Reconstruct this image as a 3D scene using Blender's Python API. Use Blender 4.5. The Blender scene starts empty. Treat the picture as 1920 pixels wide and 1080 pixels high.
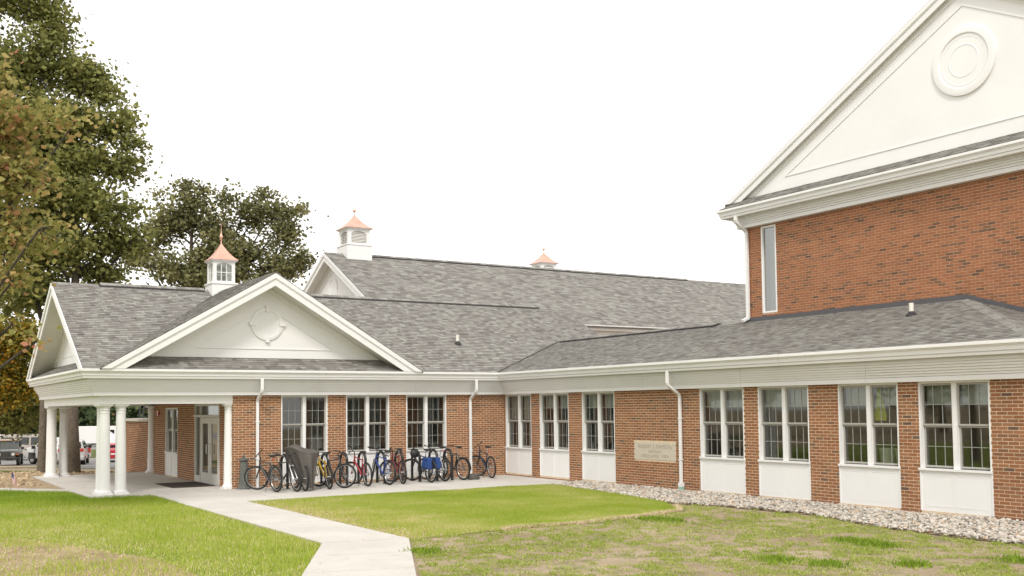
import bpy, bmesh, math, random
import numpy as np
from mathutils import Vector, Matrix
random.seed(7); np.random.seed(7)
S = bpy.context.scene
C = S.collection
R = math.radians
# ------------------------------------------------------------------ camera
EYE = 2.36
cam = bpy.data.cameras.new('camera'); camo = bpy.data.objects.new('camera', cam); C.objects.link(camo)
cam.sensor_width = 36; cam.lens = 35.93; cam.shift_y = 0.0677
cam.clip_start = 0.1; cam.clip_end = 2000
YAW, PITCH, ROLL = R(32.29), R(2.79), R(-0.618)
F = Vector((math.sin(YAW)*math.cos(PITCH), math.cos(YAW)*math.cos(PITCH), math.sin(PITCH)))
Rt = Vector((math.cos(YAW), -math.sin(YAW), 0)); U = Rt.cross(F)
RX = Rt*math.cos(ROLL)+U*math.sin(ROLL); UX = -Rt*math.sin(ROLL)+U*math.cos(ROLL)
camo.matrix_world = Matrix(((RX.x, UX.x, -F.x, 0), (RX.y, UX.y, -F.y, 0), (RX.z, UX.z, -F.z, EYE), (0, 0, 0, 1)))
S.camera = camo
S.render.resolution_x, S.render.resolution_y = 1024, 576
# ------------------------------------------------------------------ world, sun, exposure
W = bpy.data.worlds.new('World'); S.world = W; W.use_nodes = True
nt = W.node_tree; nt.nodes.clear()
sky = nt.nodes.new('ShaderNodeTexSky'); sky.sky_type = 'NISHITA'; sky.sun_disc = False
SUN_EL, SUN_AZ = R(48), R(215)          # azimuth clockwise from +Y
sky.sun_elevation = SUN_EL; sky.sun_rotation = SUN_AZ
bg1 = nt.nodes.new('ShaderNodeBackground'); bg1.inputs[1].default_value = 0.05
bg2 = nt.nodes.new('ShaderNodeBackground'); bg2.inputs[0].default_value = (1.0, 0.965, 0.915, 1); bg2.inputs[1].default_value = 0.86
add = nt.nodes.new('ShaderNodeAddShader'); wo = nt.nodes.new('ShaderNodeOutputWorld')
hs = nt.nodes.new('ShaderNodeHueSaturation'); hs.inputs['Saturation'].default_value = 0.15
# faint cloud variation of the overcast
tc = nt.nodes.new('ShaderNodeTexCoord'); ns = nt.nodes.new('ShaderNodeTexNoise'); ns.inputs['Scale'].default_value = 2.2; ns.inputs['Detail'].default_value = 3
cr = nt.nodes.new('ShaderNodeValToRGB'); cr.color_ramp.elements[0].color = (0.765, 0.75, 0.725, 1); cr.color_ramp.elements[1].color = (1.06, 1.025, .98, 1)
nt.links.new(tc.outputs['Generated'], ns.inputs['Vector']); nt.links.new(ns.outputs[0], cr.inputs[0]); nt.links.new(cr.outputs[0], bg2.inputs[0])
nt.links.new(sky.outputs[0], hs.inputs['Color']); nt.links.new(hs.outputs[0], bg1.inputs[0])
nt.links.new(bg1.outputs[0], add.inputs[0]); nt.links.new(bg2.outputs[0], add.inputs[1]); nt.links.new(add.outputs[0], wo.inputs[0])
sl = bpy.data.lights.new('sun', 'SUN'); sl.energy = 1.5; sl.angle = R(12); sl.color = (1, 0.965, 0.91)
so = bpy.data.objects.new('sun', sl); C.objects.link(so)
sd = Vector((math.sin(SUN_AZ)*math.cos(SUN_EL), math.cos(SUN_AZ)*math.cos(SUN_EL), math.sin(SUN_EL)))
so.rotation_euler = sd.to_track_quat('Z', 'Y').to_euler(); so.location = (0, 0, 40)
S.view_settings.view_transform = 'Standard'; S.view_settings.look = 'None'
S.view_settings.gamma = 1; S.view_settings.use_curve_mapping = False
S.view_settings.exposure = 0.5
S.render.engine = 'CYCLES'

# ------------------------------------------------------------------ materials
MATS = {}
def ramp(nt, fac, stops):
    r = nt.nodes.new('ShaderNodeValToRGB'); e = r.color_ramp.elements
    while len(e) < len(stops): e.new(0.5)
    for i, (p, c) in enumerate(stops):
        e[i].position = p; e[i].color = (c[0], c[1], c[2], 1)
    nt.links.new(fac, r.inputs[0]); return r.outputs[0]
def noise(nt, scale, detail=4, rough=.6, vec=None, stretch=None, obj=True):
    n = nt.nodes.new('ShaderNodeTexNoise'); n.inputs['Scale'].default_value = scale
    n.inputs['Detail'].default_value = detail; n.inputs['Roughness'].default_value = rough
    t = nt.nodes.new('ShaderNodeNewGeometry')
    v = t.outputs['Position']
    if stretch:
        m = nt.nodes.new('ShaderNodeMapping'); m.inputs['Scale'].default_value = stretch; nt.links.new(v, m.inputs[0]); v = m.outputs[0]
    nt.links.new(v, n.inputs['Vector']); return n.outputs[0]
def mix(nt, a, b, fac, mode='MIX'):
    m = nt.nodes.new('ShaderNodeMix'); m.data_type = 'RGBA'; m.blend_type = mode; m.clamp_factor = True
    for s, v in ((m.inputs[0], fac), (m.inputs[6], a), (m.inputs[7], b)):
        if hasattr(v, 'is_output') or isinstance(v, bpy.types.NodeSocket): nt.links.new(v, s)
        elif isinstance(v, (int, float)): s.default_value = v
        else: s.default_value = (v[0], v[1], v[2], 1)
    return m.outputs[2]
def math_(nt, op, a, b=0.0):
    m = nt.nodes.new('ShaderNodeMath'); m.operation = op
    for s, v in ((m.inputs[0], a), (m.inputs[1], b)):
        if isinstance(v, (int, float)): s.default_value = v
        else: nt.links.new(v, s)
    return m.outputs[0]
def base(name):
    m = bpy.data.materials.new(name); m.use_nodes = True; nt = m.node_tree
    p = nt.nodes['Principled BSDF']; MATS[name] = m; return m, nt, p
def bump(nt, p, h, strength=.3, dist=.01):
    b = nt.nodes.new('ShaderNodeBump'); b.inputs['Strength'].default_value = strength; b.inputs['Distance'].default_value = dist
    nt.links.new(h, b.inputs['Height']); nt.links.new(b.outputs[0], p.inputs['Normal'])
def simple(name, col, rough=.6, metal=0, var=.12, scale=6, spec=None, bmp=0, bscale=60):
    m, nt, p = base(name)
    n = noise(nt, scale, 5)
    lo = [c*(1-var) for c in col]; hi = [min(1, c*(1+var)) for c in col]
    nt.links.new(ramp(nt, n, [(.3, lo), (.7, hi)]), p.inputs['Base Color'])
    p.inputs['Roughness'].default_value = rough; p.inputs['Metallic'].default_value = metal
    if spec is not None: p.inputs['Specular IOR Level'].default_value = spec
    if bmp: bump(nt, p, noise(nt, bscale, 4), bmp, .01)
    return m
def rnd(nt):
    """per-piece random value: works for joined pieces (islands) and for single objects"""
    g = nt.nodes.new('ShaderNodeNewGeometry'); o = nt.nodes.new('ShaderNodeObjectInfo')
    a = math_(nt, 'ADD', g.outputs['Random Per Island'], o.outputs['Random'])
    return math_(nt, 'FRACT', a)
def piece(name, stops, rough=.85, big=None, bmp=.35, bscale=90, grain=.18, blot=None):
    m, nt, p = base(name)
    c = ramp(nt, rnd(nt), stops)
    g = noise(nt, bscale, 4)
    c = mix(nt, c, ramp(nt, g, [(.3, (1-grain,)*3), (.7, (1+grain*.5,)*3)]), 1.0, 'MULTIPLY')
    if blot:
        b = noise(nt, blot[0], 3)
        c = mix(nt, c, ramp(nt, b, [(.35, (blot[1],)*3), (.65, (1,)*3)]), 1.0, 'MULTIPLY')
    nt.links.new(c, p.inputs['Base Color']); p.inputs['Roughness'].default_value = rough
    p.inputs['Specular IOR Level'].default_value = .25
    bump(nt, p, g, bmp, .004)
    return m
simple('trim_white', (.79, .785, .77), .45, var=.03, scale=1.2)
simple('trim_panel', (.80, .795, .78), .4, var=.025, scale=.8)
simple('soffit_white', (.72, .70, .66), .6, var=.04, scale=1.5)
simple('sash_grey', (.40, .385, .35), .45, var=.05)
simple('muntin_pale', (.33, .33, .30), .5, var=.04)
simple('mortar', (.66, .53, .375), .95, var=.16, scale=14, bmp=.4)
simple('mortar_orange', (.52, .33, .205), .95, var=.18, scale=9, bmp=.4)
piece('brick_tan', [(0, (.14, .085, .06)), (.02, (.17, .105, .07)), (.05, (.225, .12, .068)), (.18, (.28, .12, .058)), (.5, (.325, .14, .066)), (.8, (.365, .17, .082)), (1, (.29, .145, .078))], blot=(.5, .9))
piece('brick_orange', [(0, (.13, .075, .052)), (.02, (.17, .095, .062)), (.05, (.20, .11, .068)), (.16, (.26, .125, .07)), (.22, (.31, .13, .068)), (.6, (.355, .145, .072)), (.85, (.385, .165, .085)), (1, (.30, .14, .08))], blot=(.6, .88))
piece('shingle', [(0, (.18, .167, .152)), (.25, (.235, .22, .202)), (.55, (.272, .258, .237)), (.85, (.31, .30, .274)), (1, (.36, .352, .322))], rough=.95, bscale=160, grain=.3, blot=(.8, .95))
simple('roof_deck', (.10, .093, .085), .95, var=.2, scale=8)
simple('ridge_vent_black', (.03, .028, .028), .8)
simple('flashing_grey', (.085, .082, .088), .5, var=.1)
simple('pipe_plastic', (.74, .71, .64), .5, var=.03)
simple('green_boot', (.28, .50, .42), .6)
simple('dark_interior', (.055, .05, .045), .9, var=.3, scale=1.5)
simple('room_wall', (.24, .22, .19), .9, var=.2, scale=1.2)
simple('shade_cloth', (.42, .45, .40), .9, var=.06)
simple('steel', (.55, .55, .54), .3, 1, var=.05)
simple('door_paint', (.62, .60, .55), .4, var=.03)
simple('limestone', (.56, .50, .41), .9, var=.08, scale=9, bmp=.3)
simple('limestone_cut', (.30, .265, .205), .95, var=.08, scale=30)
simple('rubber', (.018, .017, .016), .75, var=.2)
simple('black_paint', (.015, .015, .016), .35, var=.1)
simple('saddle_black', (.02, .02, .02), .6)
simple('chrome', (.62, .62, .62), .25, 1)
simple('steel_dark', (.22, .22, .22), .4, .8)
simple('steel_grey', (.40, .40, .39), .35, .7)
simple('mat_brown', (.045, .032, .028), .95, var=.25, scale=40, bmp=.6, bscale=300)
simple('tarp', (.095, .085, .075), .55, var=.15, scale=5)
simple('bark', (.13, .105, .078), .95, var=.35, scale=9, bmp=.9, bscale=22)
simple('bark_dark', (.05, .042, .033), .95, var=.35, scale=9)
simple('patina', (.12, .125, .112), .8, var=.45, scale=14, bmp=.7, bscale=50)
simple('concrete_cap', (.58, .54, .47), .9, var=.06)
def concrete():
    m, nt, p = base('concrete')
    a = ramp(nt, noise(nt, .7, 6, .65), [(.3, (.50, .472, .43)), (.7, (.60, .57, .525))])
    b = ramp(nt, noise(nt, 45, 4), [(.3, (.9,)*3), (.7, (1.05,)*3)])
    c = mix(nt, a, b, 1.0, 'MULTIPLY')
    st = ramp(nt, noise(nt, 3.2, 5, .7), [(.28, (.80, .77, .72)), (.42, (1, 1, 1))])
    c = mix(nt, c, st, .7, 'MULTIPLY')
    nt.links.new(c, p.inputs['Base Color']); p.inputs['Roughness'].default_value = .9
    p.inputs['Specular IOR Level'].default_value = .2
    bump(nt, p, noise(nt, 120, 3), .25, .004)
concrete()
def soil():
    m, nt, p = base('soil')
    a = ramp(nt, noise(nt, .45, 8, .7), [(.3, (.31, .235, .155)), (.5, (.42, .33, .225)), (.72, (.52, .42, .30))])
    b = ramp(nt, noise(nt, 22, 6, .75), [(.3, (.62,)*3), (.7, (1.15,)*3)])
    c = mix(nt, a, b, 1.0, 'MULTIPLY')
    g = ramp(nt, noise(nt, 1.3, 7, .75), [(.50, (0,)*3), (.62, (.55,)*3)])
    c = mix(nt, c, (.13, .16, .045), g)
    nt.links.new(c, p.inputs['Base Color']); p.inputs['Roughness'].default_value = 1
    p.inputs['Specular IOR Level'].default_value = .1
    bump(nt, p, noise(nt, 30, 8, .8), .8, .03)
soil()
def straw():
    m, nt, p = base('straw')
    a = ramp(nt, noise(nt, 1.1, 8, .75), [(.3, (.27, .19, .115)), (.45, (.46, .345, .215)), (.7, (.60, .475, .32))])
    b = ramp(nt, noise(nt, 26, 6, .75, stretch=(1, .35, 1)), [(.3, (.55,)*3), (.7, (1.15,)*3)])
    c = mix(nt, a, b, 1.0, 'MULTIPLY')
    nt.links.new(c, p.inputs['Base Color']); p.inputs['Roughness'].default_value = 1; p.inputs['Specular IOR Level'].default_value = .1
    bump(nt, p, noise(nt, 14, 8, .8), .9, .06)
straw()
def turf(name, cols, sc=.8):
    m, nt, p = base(name)
    a = ramp(nt, noise(nt, sc, 8, .7), cols)
    b = ramp(nt, noise(nt, 35, 5, .75), [(.3, (.6,)*3), (.7, (1.15,)*3)])
    nt.links.new(mix(nt, a, b, 1.0, 'MULTIPLY'), p.inputs['Base Color']); p.inputs['Roughness'].default_value = 1
    p.inputs['Specular IOR Level'].default_value = .1
    bump(nt, p, noise(nt, 30, 7, .8), .8, .03)
turf('turf', [(.3, (.17, .23, .03)), (.6, (.28, .33, .055)), (.8, (.38, .38, .12))])
turf('far_turf', [(.3, (.085, .11, .03)), (.7, (.14, .155, .05))], .3)
turf('asphalt', [(.3, (.235, .225, .215)), (.7, (.30, .29, .28))], .4)
simple('curb', (.30, .26, .21), .9)
def tinted(name, stops, rough=.7, trans=.35, extra=None):
    m, nt, p = base(name)
    at = nt.nodes.new('ShaderNodeAttribute'); at.attribute_name = 'tint'
    c = ramp(nt, at.outputs['Fac'], stops)
    nt.links.new(c, p.inputs['Base Color']); p.inputs['Roughness'].default_value = rough; p.inputs['Specular IOR Level'].default_value = .25
    if trans:
        t = nt.nodes.new('ShaderNodeBsdfTranslucent'); ms = nt.nodes.new('ShaderNodeMixShader'); ms.inputs[0].default_value = trans
        nt.links.new(c, t.inputs[0]); o = nt.nodes['Material Output']
        nt.links.new(p.outputs[0], ms.inputs[1]); nt.links.new(t.outputs[0], ms.inputs[2]); nt.links.new(ms.outputs[0], o.inputs[0])
tinted('grass_blades', [(0, (.16, .255, .025)), (.35, (.30, .405, .04)), (.7, (.45, .52, .085)), (.88, (.54, .54, .17)), (1, (.75, .65, .38))])
tinted('weed_leaves', [(0, (.19, .25, .035)), (.5, (.36, .42, .085)), (.85, (.48, .51, .18)), (1, (.66, .60, .36))])
tinted('straw_blades', [(0, (.45, .34, .19)), (.5, (.68, .56, .36)), (1, (.80, .70, .50))], trans=.1)
tinted('river_stone', [(0, (.18, .16, .14)), (.15, (.31, .28, .24)), (.35, (.43, .39, .33)), (.6, (.52, .475, .41)), (.88, (.61, .565, .50)), (.94, (.50, .37, .25)), (1, (.42, .28, .18))], trans=0, rough=.8)
tinted('clods', [(0, (.25, .175, .105)), (.5, (.42, .31, .19)), (1, (.60, .47, .31))], trans=0, rough=.95)
tinted('leaf_green', [(0, (.09, .105, .032)), (.4, (.19, .20, .06)), (.75, (.29, .29, .09)), (.95, (.33, .31, .10)), (1, (.36, .28, .11))])
tinted('leaf_olive', [(0, (.085, .09, .04)), (.4, (.18, .18, .075)), (.75, (.28, .27, .12)), (1, (.38, .33, .16))])
tinted('leaf_autumn', [(0, (.16, .17, .05)), (.35, (.29, .28, .08)), (.6, (.42, .36, .13)), (.78, (.50, .33, .14)), (.92, (.50, .24, .15)), (1, (.50, .16, .13))], trans=.45)
tinted('leaf_orange', [(0, (.08, .09, .02)), (.4, (.16, .16, .03)), (.6, (.33, .25, .03)), (.85, (.50, .27, .03)), (1, (.52, .18, .03))], trans=.45)
tinted('leaf_far', [(0, (.03, .05, .022)), (.5, (.075, .105, .045)), (.9, (.13, .16, .065)), (1, (.34, .15, .08))])
def glass(name, tint=(.35, .37, .36), refl=.10):
    m, nt, p = base(name); nt.nodes.remove(p)
    t = nt.nodes.new('ShaderNodeBsdfTransparent'); t.inputs[0].default_value = (*tint, 1)
    g = nt.nodes.new('ShaderNodeBsdfGlossy'); g.inputs['Roughness'].default_value = .03; g.inputs[0].default_value = (.85, .87, .85, 1)
    ge = nt.nodes.new('ShaderNodeNewGeometry'); vm = nt.nodes.new('ShaderNodeVectorMath'); vm.operation = 'DOT_PRODUCT'
    nt.links.new(ge.outputs['Normal'], vm.inputs[0]); nt.links.new(ge.outputs['Incoming'], vm.inputs[1])
    q = math_(nt, 'SUBTRACT', 1.0, math_(nt, 'ABSOLUTE', vm.outputs['Value'])); q = math_(nt, 'POWER', q, 5.0)
    a = math_(nt, 'MULTIPLY_ADD', q, 1-refl); a.node.inputs[2].default_value = refl
    ms = nt.nodes.new('ShaderNodeMixShader'); nt.links.new(a, ms.inputs[0]); nt.links.new(t.outputs[0], ms.inputs[1]); nt.links.new(g.outputs[0], ms.inputs[2])
    nt.links.new(ms.outputs[0], nt.nodes['Material Output'].inputs[0])
    return m
glass('glass', (.72, .74, .70), .125)
glass('glass_door', (.3, .31, .3), .24)
glass('glass_tall', (.45, .47, .46), .30)
glass('glass_car', (.12, .13, .13), .08)
def copper():
    m, nt, p = base('copper')
    c = ramp(nt, noise(nt, 3.0, 5, .6), [(.3, (.74, .38, .28)), (.7, (.86, .50, .40))])
    nt.links.new(c, p.inputs['Base Color']); p.inputs['Metallic'].default_value = .6; p.inputs['Roughness'].default_value = .42
    bump(nt, p, noise(nt, 5, 3), .15, .02)
copper()
def emis(name, col, s):
    m, nt, p = base(name); p.inputs['Emission Color'].default_value = (*col, 1); p.inputs['Emission Strength'].default_value = s; p.inputs['Base Color'].default_value = (*col, 1)
emis('lamp_glow', (1, .8, .5), 3.0)
def paint(name, col, rough=.3):
    if name not in MATS:
        m = simple(name, col, rough, var=.04); m.node_tree.nodes['Principled BSDF'].inputs['Coat Weight'].default_value = .4
    return name

# ------------------------------------------------------------------ object helpers
def setp(o, label=None, cat=None, group=None, kind=None):
    if label: o['label'] = label
    if cat: o['category'] = cat
    if group: o['group'] = group
    if kind: o['kind'] = kind
    return o
def empty(name, loc, label=None, cat=None, group=None, rz=0, kind=None):
    o = bpy.data.objects.new(name, None); C.objects.link(o); o.location = loc; o.rotation_euler[2] = rz
    o.empty_display_size = .3
    return setp(o, label, cat, group, kind)
def rootloc(o):
    v = Vector((0, 0, 0))
    while o is not None: v += o.location; o = o.parent
    return v
def link(name, me, mat, parent=None, loc=None, kind=None, label=None):
    o = bpy.data.objects.new(name, me); C.objects.link(o)
    if mat is not None and len(me.materials) == 0: me.materials.append(MATS[mat])
    if parent is not None: o.parent = parent
    if loc is not None: o.location = loc
    if kind: o['kind'] = kind
    if label: o['label'] = label
    return o
class MB:
    def __init__(s): s.v = []; s.f = []
    def add(s, vs, fs):
        n = len(s.v); s.v += [tuple(v) for v in vs]; s.f += [tuple(i+n for i in f) for f in fs]; return s
    def box(s, a, b):
        x0, y0, z0 = a; x1, y1, z1 = b
        if x0 > x1: x0, x1 = x1, x0
        if y0 > y1: y0, y1 = y1, y0
        if z0 > z1: z0, z1 = z1, z0
        return s.add([(x0, y0, z0), (x1, y0, z0), (x1, y1, z0), (x0, y1, z0), (x0, y0, z1), (x1, y0, z1), (x1, y1, z1), (x0, y1, z1)],
                     [(0, 3, 2, 1), (4, 5, 6, 7), (0, 1, 5, 4), (1, 2, 6, 5), (2, 3, 7, 6), (3, 0, 4, 7)])
    def prism(s, poly, off):
        """poly: 3d points, off: extrusion vector"""
        n = len(poly); off = Vector(off); a = [Vector(p) for p in poly]
        return s.add(a+[p+off for p in a], [tuple(range(n-1, -1, -1)), tuple(range(n, 2*n))]+[(i, (i+1) % n, n+(i+1) % n, n+i) for i in range(n)])
    def tube(s, pts, r, n=8, cap=True):
        pts = [Vector(p) for p in pts]; rs = r if isinstance(r, (list, tuple)) else [r]*len(pts)
        rings = []; up = None
        for i, p in enumerate(pts):
            d = (pts[min(i+1, len(pts)-1)]-pts[max(i-1, 0)]).normalized()
            if up is None:
                up = Vector((0, 0, 1)) if abs(d.z) < .9 else Vector((1, 0, 0))
            u = (up-d*up.dot(d)).normalized(); up = u; w = d.cross(u)
            rings.append([p+(u*math.cos(2*math.pi*k/n)+w*math.sin(2*math.pi*k/n))*rs[i] for k in range(n)])
        vs = [v for g in rings for v in g]; fs = []
        for i in range(len(pts)-1):
            for k in range(n): fs.append((i*n+k, i*n+(k+1) % n, (i+1)*n+(k+1) % n, (i+1)*n+k))
        if cap: fs.append(tuple(range(n-1, -1, -1))); fs.append(tuple((len(pts)-1)*n+k for k in range(n)))
        return s.add(vs, fs)
    def torus(s, c, ax, R_, r, n=28, m=6, squash=1):
        c = Vector(c); ax = Vector(ax).normalized(); t = Vector((0, 0, 1)) if abs(ax.z) < .9 else Vector((1, 0, 0))
        u = (t-ax*t.dot(ax)).normalized(); w = ax.cross(u); vs = []; fs = []
        for i in range(n):
            a = 2*math.pi*i/n; d = u*math.cos(a)+w*math.sin(a)
            for j in range(m):
                b = 2*math.pi*j/m; vs.append(c+d*(R_+r*math.cos(b))+ax*(r*squash*math.sin(b)))
        for i in range(n):
            for j in range(m): fs.append((i*m+j, ((i+1) % n)*m+j, ((i+1) % n)*m+(j+1) % m, i*m+(j+1) % m))
        return s.add(vs, fs)
    def lathe(s, c, prof, n=24, ax=(0, 0, 1), u0=None):
        """prof: (radius, height along ax)"""
        c = Vector(c); ax = Vector(ax).normalized(); t = Vector((0, 0, 1)) if abs(ax.z) < .9 else Vector((1, 0, 0))
        u = (t-ax*t.dot(ax)).normalized(); w = ax.cross(u); vs = []; fs = []
        for (r, h) in prof:
            for k in range(n):
                a = 2*math.pi*k/n; vs.append(c+ax*h+(u*math.cos(a)+w*math.sin(a))*r)
        for i in range(len(prof)-1):
            for k in range(n): fs.append((i*n+k, i*n+(k+1) % n, (i+1)*n+(k+1) % n, (i+1)*n+k))
        fs.append(tuple(range(n-1, -1, -1))); fs.append(tuple((len(prof)-1)*n+k for k in range(n)))
        return s.add(vs, fs)
    def xf(s, fn): s.v = [tuple(fn(Vector(v))) for v in s.v]; return s
    def build(s, name, mat, parent=None, smooth=False, kind=None, label=None, world=True, bevel=0, fix=True):
        """world=True: vertices are in world coordinates, made local to the parent chain"""
        me = bpy.data.meshes.new(name); o0 = rootloc(parent) if (parent is not None and world) else Vector((0, 0, 0))
        me.from_pydata([(v[0]-o0.x, v[1]-o0.y, v[2]-o0.z) for v in s.v], [], s.f); me.update()
        if fix:
            bm = bmesh.new(); bm.from_mesh(me); bmesh.ops.recalc_face_normals(bm, faces=bm.faces); bm.to_mesh(me); bm.free()
        if smooth:
            me.polygons.foreach_set('use_smooth', [True]*len(me.polygons))
            try: me.set_sharp_from_angle(angle=R(40))
            except Exception: pass
        o = link(name, me, mat, parent, kind=kind, label=label)
        if bevel:
            b = o.modifiers.new('bevel', 'BEVEL'); b.width = bevel; b.segments = 2; b.limit_method = 'ANGLE'
        return o
def npmesh(name, V, Fc, mat, tint=None, smooth=False):
    """V (n,3) F (m,k) arrays -> mesh"""
    me = bpy.data.meshes.new(name); m, k = Fc.shape
    me.vertices.add(len(V)); me.vertices.foreach_set('co', V.astype(np.float32).ravel())
    me.loops.add(m*k); me.loops.foreach_set('vertex_index', Fc.astype(np.int32).ravel())
    me.polygons.add(m); me.polygons.foreach_set('loop_start', np.arange(0, m*k, k, dtype=np.int32)); me.polygons.foreach_set('loop_total', np.full(m, k, dtype=np.int32))
    if smooth: me.polygons.foreach_set('use_smooth', np.ones(m, dtype=bool))
    me.update(calc_edges=True)
    if tint is not None:
        a = me.attributes.new('tint', 'FLOAT', 'POINT'); a.data.foreach_set('value', tint.astype(np.float32))
    me.materials.append(MATS[mat]); return me

# ------------------------------------------------------------------ terrain
DX, DY = math.sin(YAW), math.cos(YAW)
def depth(x, y): return DX*x+DY*y
BK = [(-1e4, 0), (40, 0), (80, -1.75), (160, -2.85), (220, -3.1), (1e4, -3.1)]
def zg(x, y):
    D = depth(x, y)
    for (a, za), (b, zb) in zip(BK, BK[1:]):
        if D <= b: return za+(zb-za)*(D-a)/(b-a)
    return -3.1
def px2(px, D):
    """ground point seen in photo column px at depth D"""
    t = (px-960)/1917.0
    x = D*DX+t*D*math.cos(YAW); y = D*DY-t*D*math.sin(YAW)
    return x, y
def clip(poly, nx, ny, c):
    out = []
    for i in range(len(poly)):
        a, b = poly[i], poly[(i+1) % len(poly)]
        da, db = a[0]*nx+a[1]*ny-c, b[0]*nx+b[1]*ny-c
        if da <= 0: out.append(a)
        if (da < 0 < db) or (db < 0 < da):
            t = da/(da-db); out.append((a[0]+(b[0]-a[0])*t, a[1]+(b[1]-a[1])*t))
    return out
def drape(name, poly, off, mat, kind='structure', parent=None, thick=0, label=None):
    mb = MB()
    for (a, _), (b, _) in zip(BK, BK[1:]):
        q = clip(clip(poly, DX, DY, b), -DX, -DY, -a)
        if len(q) > 2:
            n = len(mb.v); mb.v += [(x, y, zg(x, y)+off) for x, y in q]; mb.f.append(tuple(range(n, n+len(q))))
            if thick:
                for i in range(len(q)):
                    j = (i+1) % len(q); m = len(mb.v)
                    mb.v += [(q[i][0], q[i][1], zg(*q[i])+off), (q[j][0], q[j][1], zg(*q[j])+off), (q[j][0], q[j][1], zg(*q[j])+off-thick), (q[i][0], q[i][1], zg(*q[i])+off-thick)]
                    mb.f.append((m, m+1, m+2, m+3))
    return mb.build(name, mat, parent, kind=kind, label=label, fix=bool(thick))
drape('ground', [(-700, -60), (900, -60), (900, 900), (-700, 900)], -.012, 'soil')
# straw-mulched soil behind the portico and at left
drape('straw_ground', [(-14, 33.5), (5.1, 33.5), (9.2, 40.0), (9.2, 46.5), (6.5, 47), (2, 52), (-14, 52)], -.006, 'straw')
# concrete: portico floor, walk along the wall, path
CX = [(5.15, 29.35), (6.74, 28.95), (9.2, 30.3), (9.2, 40.8), (5.15, 40.8)]
# ------------------------------------------------------------------ paving
pav = empty('pavement', (9, 28, 0), kind='structure')
def slab(poly, z=.035, parent=pav, nm='paving_slab'):
    cx = sum(p[0] for p in poly)/len(poly); cy = sum(p[1] for p in poly)/len(poly)
    q = []
    for x, y in poly:
        d = math.hypot(x-cx, y-cy); k = 1-.010/d*1.2; q.append((cx+(x-cx)*k, cy+(y-cy)*k))
    return MB().prism([(x, y, -.06) for x, y in q], (0, 0, z+.06+random.uniform(-.0008, .0008))).build(nm, 'concrete', parent)
# base joint filler
for poly in (CX, [(8.27, 25.87), (18.68, 25.55), (18.68, 30.11), (6.74, 30.11), (6.74, 28.5)], [(6.74, 30.2), (6.74, 16.9), (8.27, 16.6), (8.27, 30.2)], [(6.74, 16.93), (8.27, 16.6), (5.0, 9.6), (3.4, 10.2)]):
    drape('paving_bed', poly, .012, 'curb', kind=None, parent=None)
for o in list(C.objects):
    if o.name.startswith('paving_bed'):
        o.parent = pav; o.location = (-9, -28, 0)
ys = [40.8, 37.9, 35.0, 32.1, 29.35]
for j in range(4):
    slab([(5.15, ys[j+1]), (7.17, ys[j+1] if j < 3 else 29.35), (7.17, ys[j]), (5.15, ys[j])])
    slab([(7.17, ys[j+1] if j < 3 else 30.11), (9.19, ys[j+1] if j < 3 else 30.11), (9.19, ys[j]), (7.17, ys[j])])
slab([(6.74, 28.6), (9.2, 27.1), (9.2, 30.1), (7.17, 30.1), (7.17, 29.34), (6.74, 29.34)])
xs = [9.2, 11.6, 14.0, 16.4, 18.67]
for a, b in zip(xs, xs[1:]):
    ya, yb = 25.87-(a-8.28)*.03, 25.87-(b-8.28)*.03
    slab([(a, ya), (b, yb), (b, 27.95), (a, 27.95)]); slab([(a, 27.95), (b, 27.95), (b, 30.1), (a, 30.1)])
slab([(6.74, 26.2), (8.28, 25.87), (9.2, 25.84), (9.2, 27.09), (6.74, 28.59)])
yy = [26.2, 24.3, 22.45, 20.6, 18.75, 16.93]
for i in range(5):
    slab([(6.74, yy[i+1]), (8.27, yy[i+1]-.33), (8.27, yy[i]-.33), (6.74, yy[i])])
for i in range(5):
    t0, t1 = i/4.6, (i+1)/4.6
    L = lambda t: (6.74-3.34*t, 16.93-6.73*t); Rr = lambda t: (8.27-3.27*t, 16.60-7.0*t)
    slab([L(t1), Rr(t1), Rr(t0), L(t0)])
# thin walk going off to the left behind the lawn
for i in range(5):
    t0, t1 = i*1.9, (i+1)*1.9
    a = lambda t, o: (5.13-.63*t+o*.55, 32.2+.78*t+o)
    slab([a(t0, 0), a(t0, .8), a(t1, .8), a(t1, 0)], .025)

# ------------------------------------------------------------------ lawns
LAWN_L = [(6.74, 29.3), (6.74, 16.93), (3.4, 10.2), (2, 5), (-16, 5), (-16, 40), (-3.5, 40), (3.2, 34.3), (5.0, 32.1), (5.12, 29.5)]
LAWN_M = [(8.29, 25.8), (17.3, 25.5), (17.55, 24.6), (17.2, 22.6), (16.3, 19.0), (15.34, 17.4), (12.59, 16.8), (10.6, 16.9), (8.29, 16.65)]
ROUGH = [(8.29, 16.62), (10.6, 16.85), (12.6, 16.75), (15.4, 17.3), (16.35, 18.9), (16.8, 17.6), (17.0, 15.1), (16.25, 12.8), (16.13, 11.1), (16.1, 9.0), (16, 4), (3, 4), (5.1, 9.6)]
def tri_sheet(name, poly, z, mat):
    me = bpy.data.meshes.new(name); bm = bmesh.new(); vs = [bm.verts.new((x, y, z)) for x, y in poly]
    bm.faces.new(vs); bmesh.ops.triangulate(bm, faces=bm.faces); bmesh.ops.recalc_face_normals(bm, faces=bm.faces)
    if sum(f.normal.z for f in bm.faces) < 0: bmesh.ops.reverse_faces(bm, faces=bm.faces)
    bm.to_mesh(me); bm.free(); return link(name, me, mat, kind='structure')
tri_sheet('lawn', LAWN_L, -.004, 'turf'); tri_sheet('lawn', LAWN_M, -.004, 'turf')
tri_sheet('bare_soil', ROUGH, -.004, 'soil')
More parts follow.
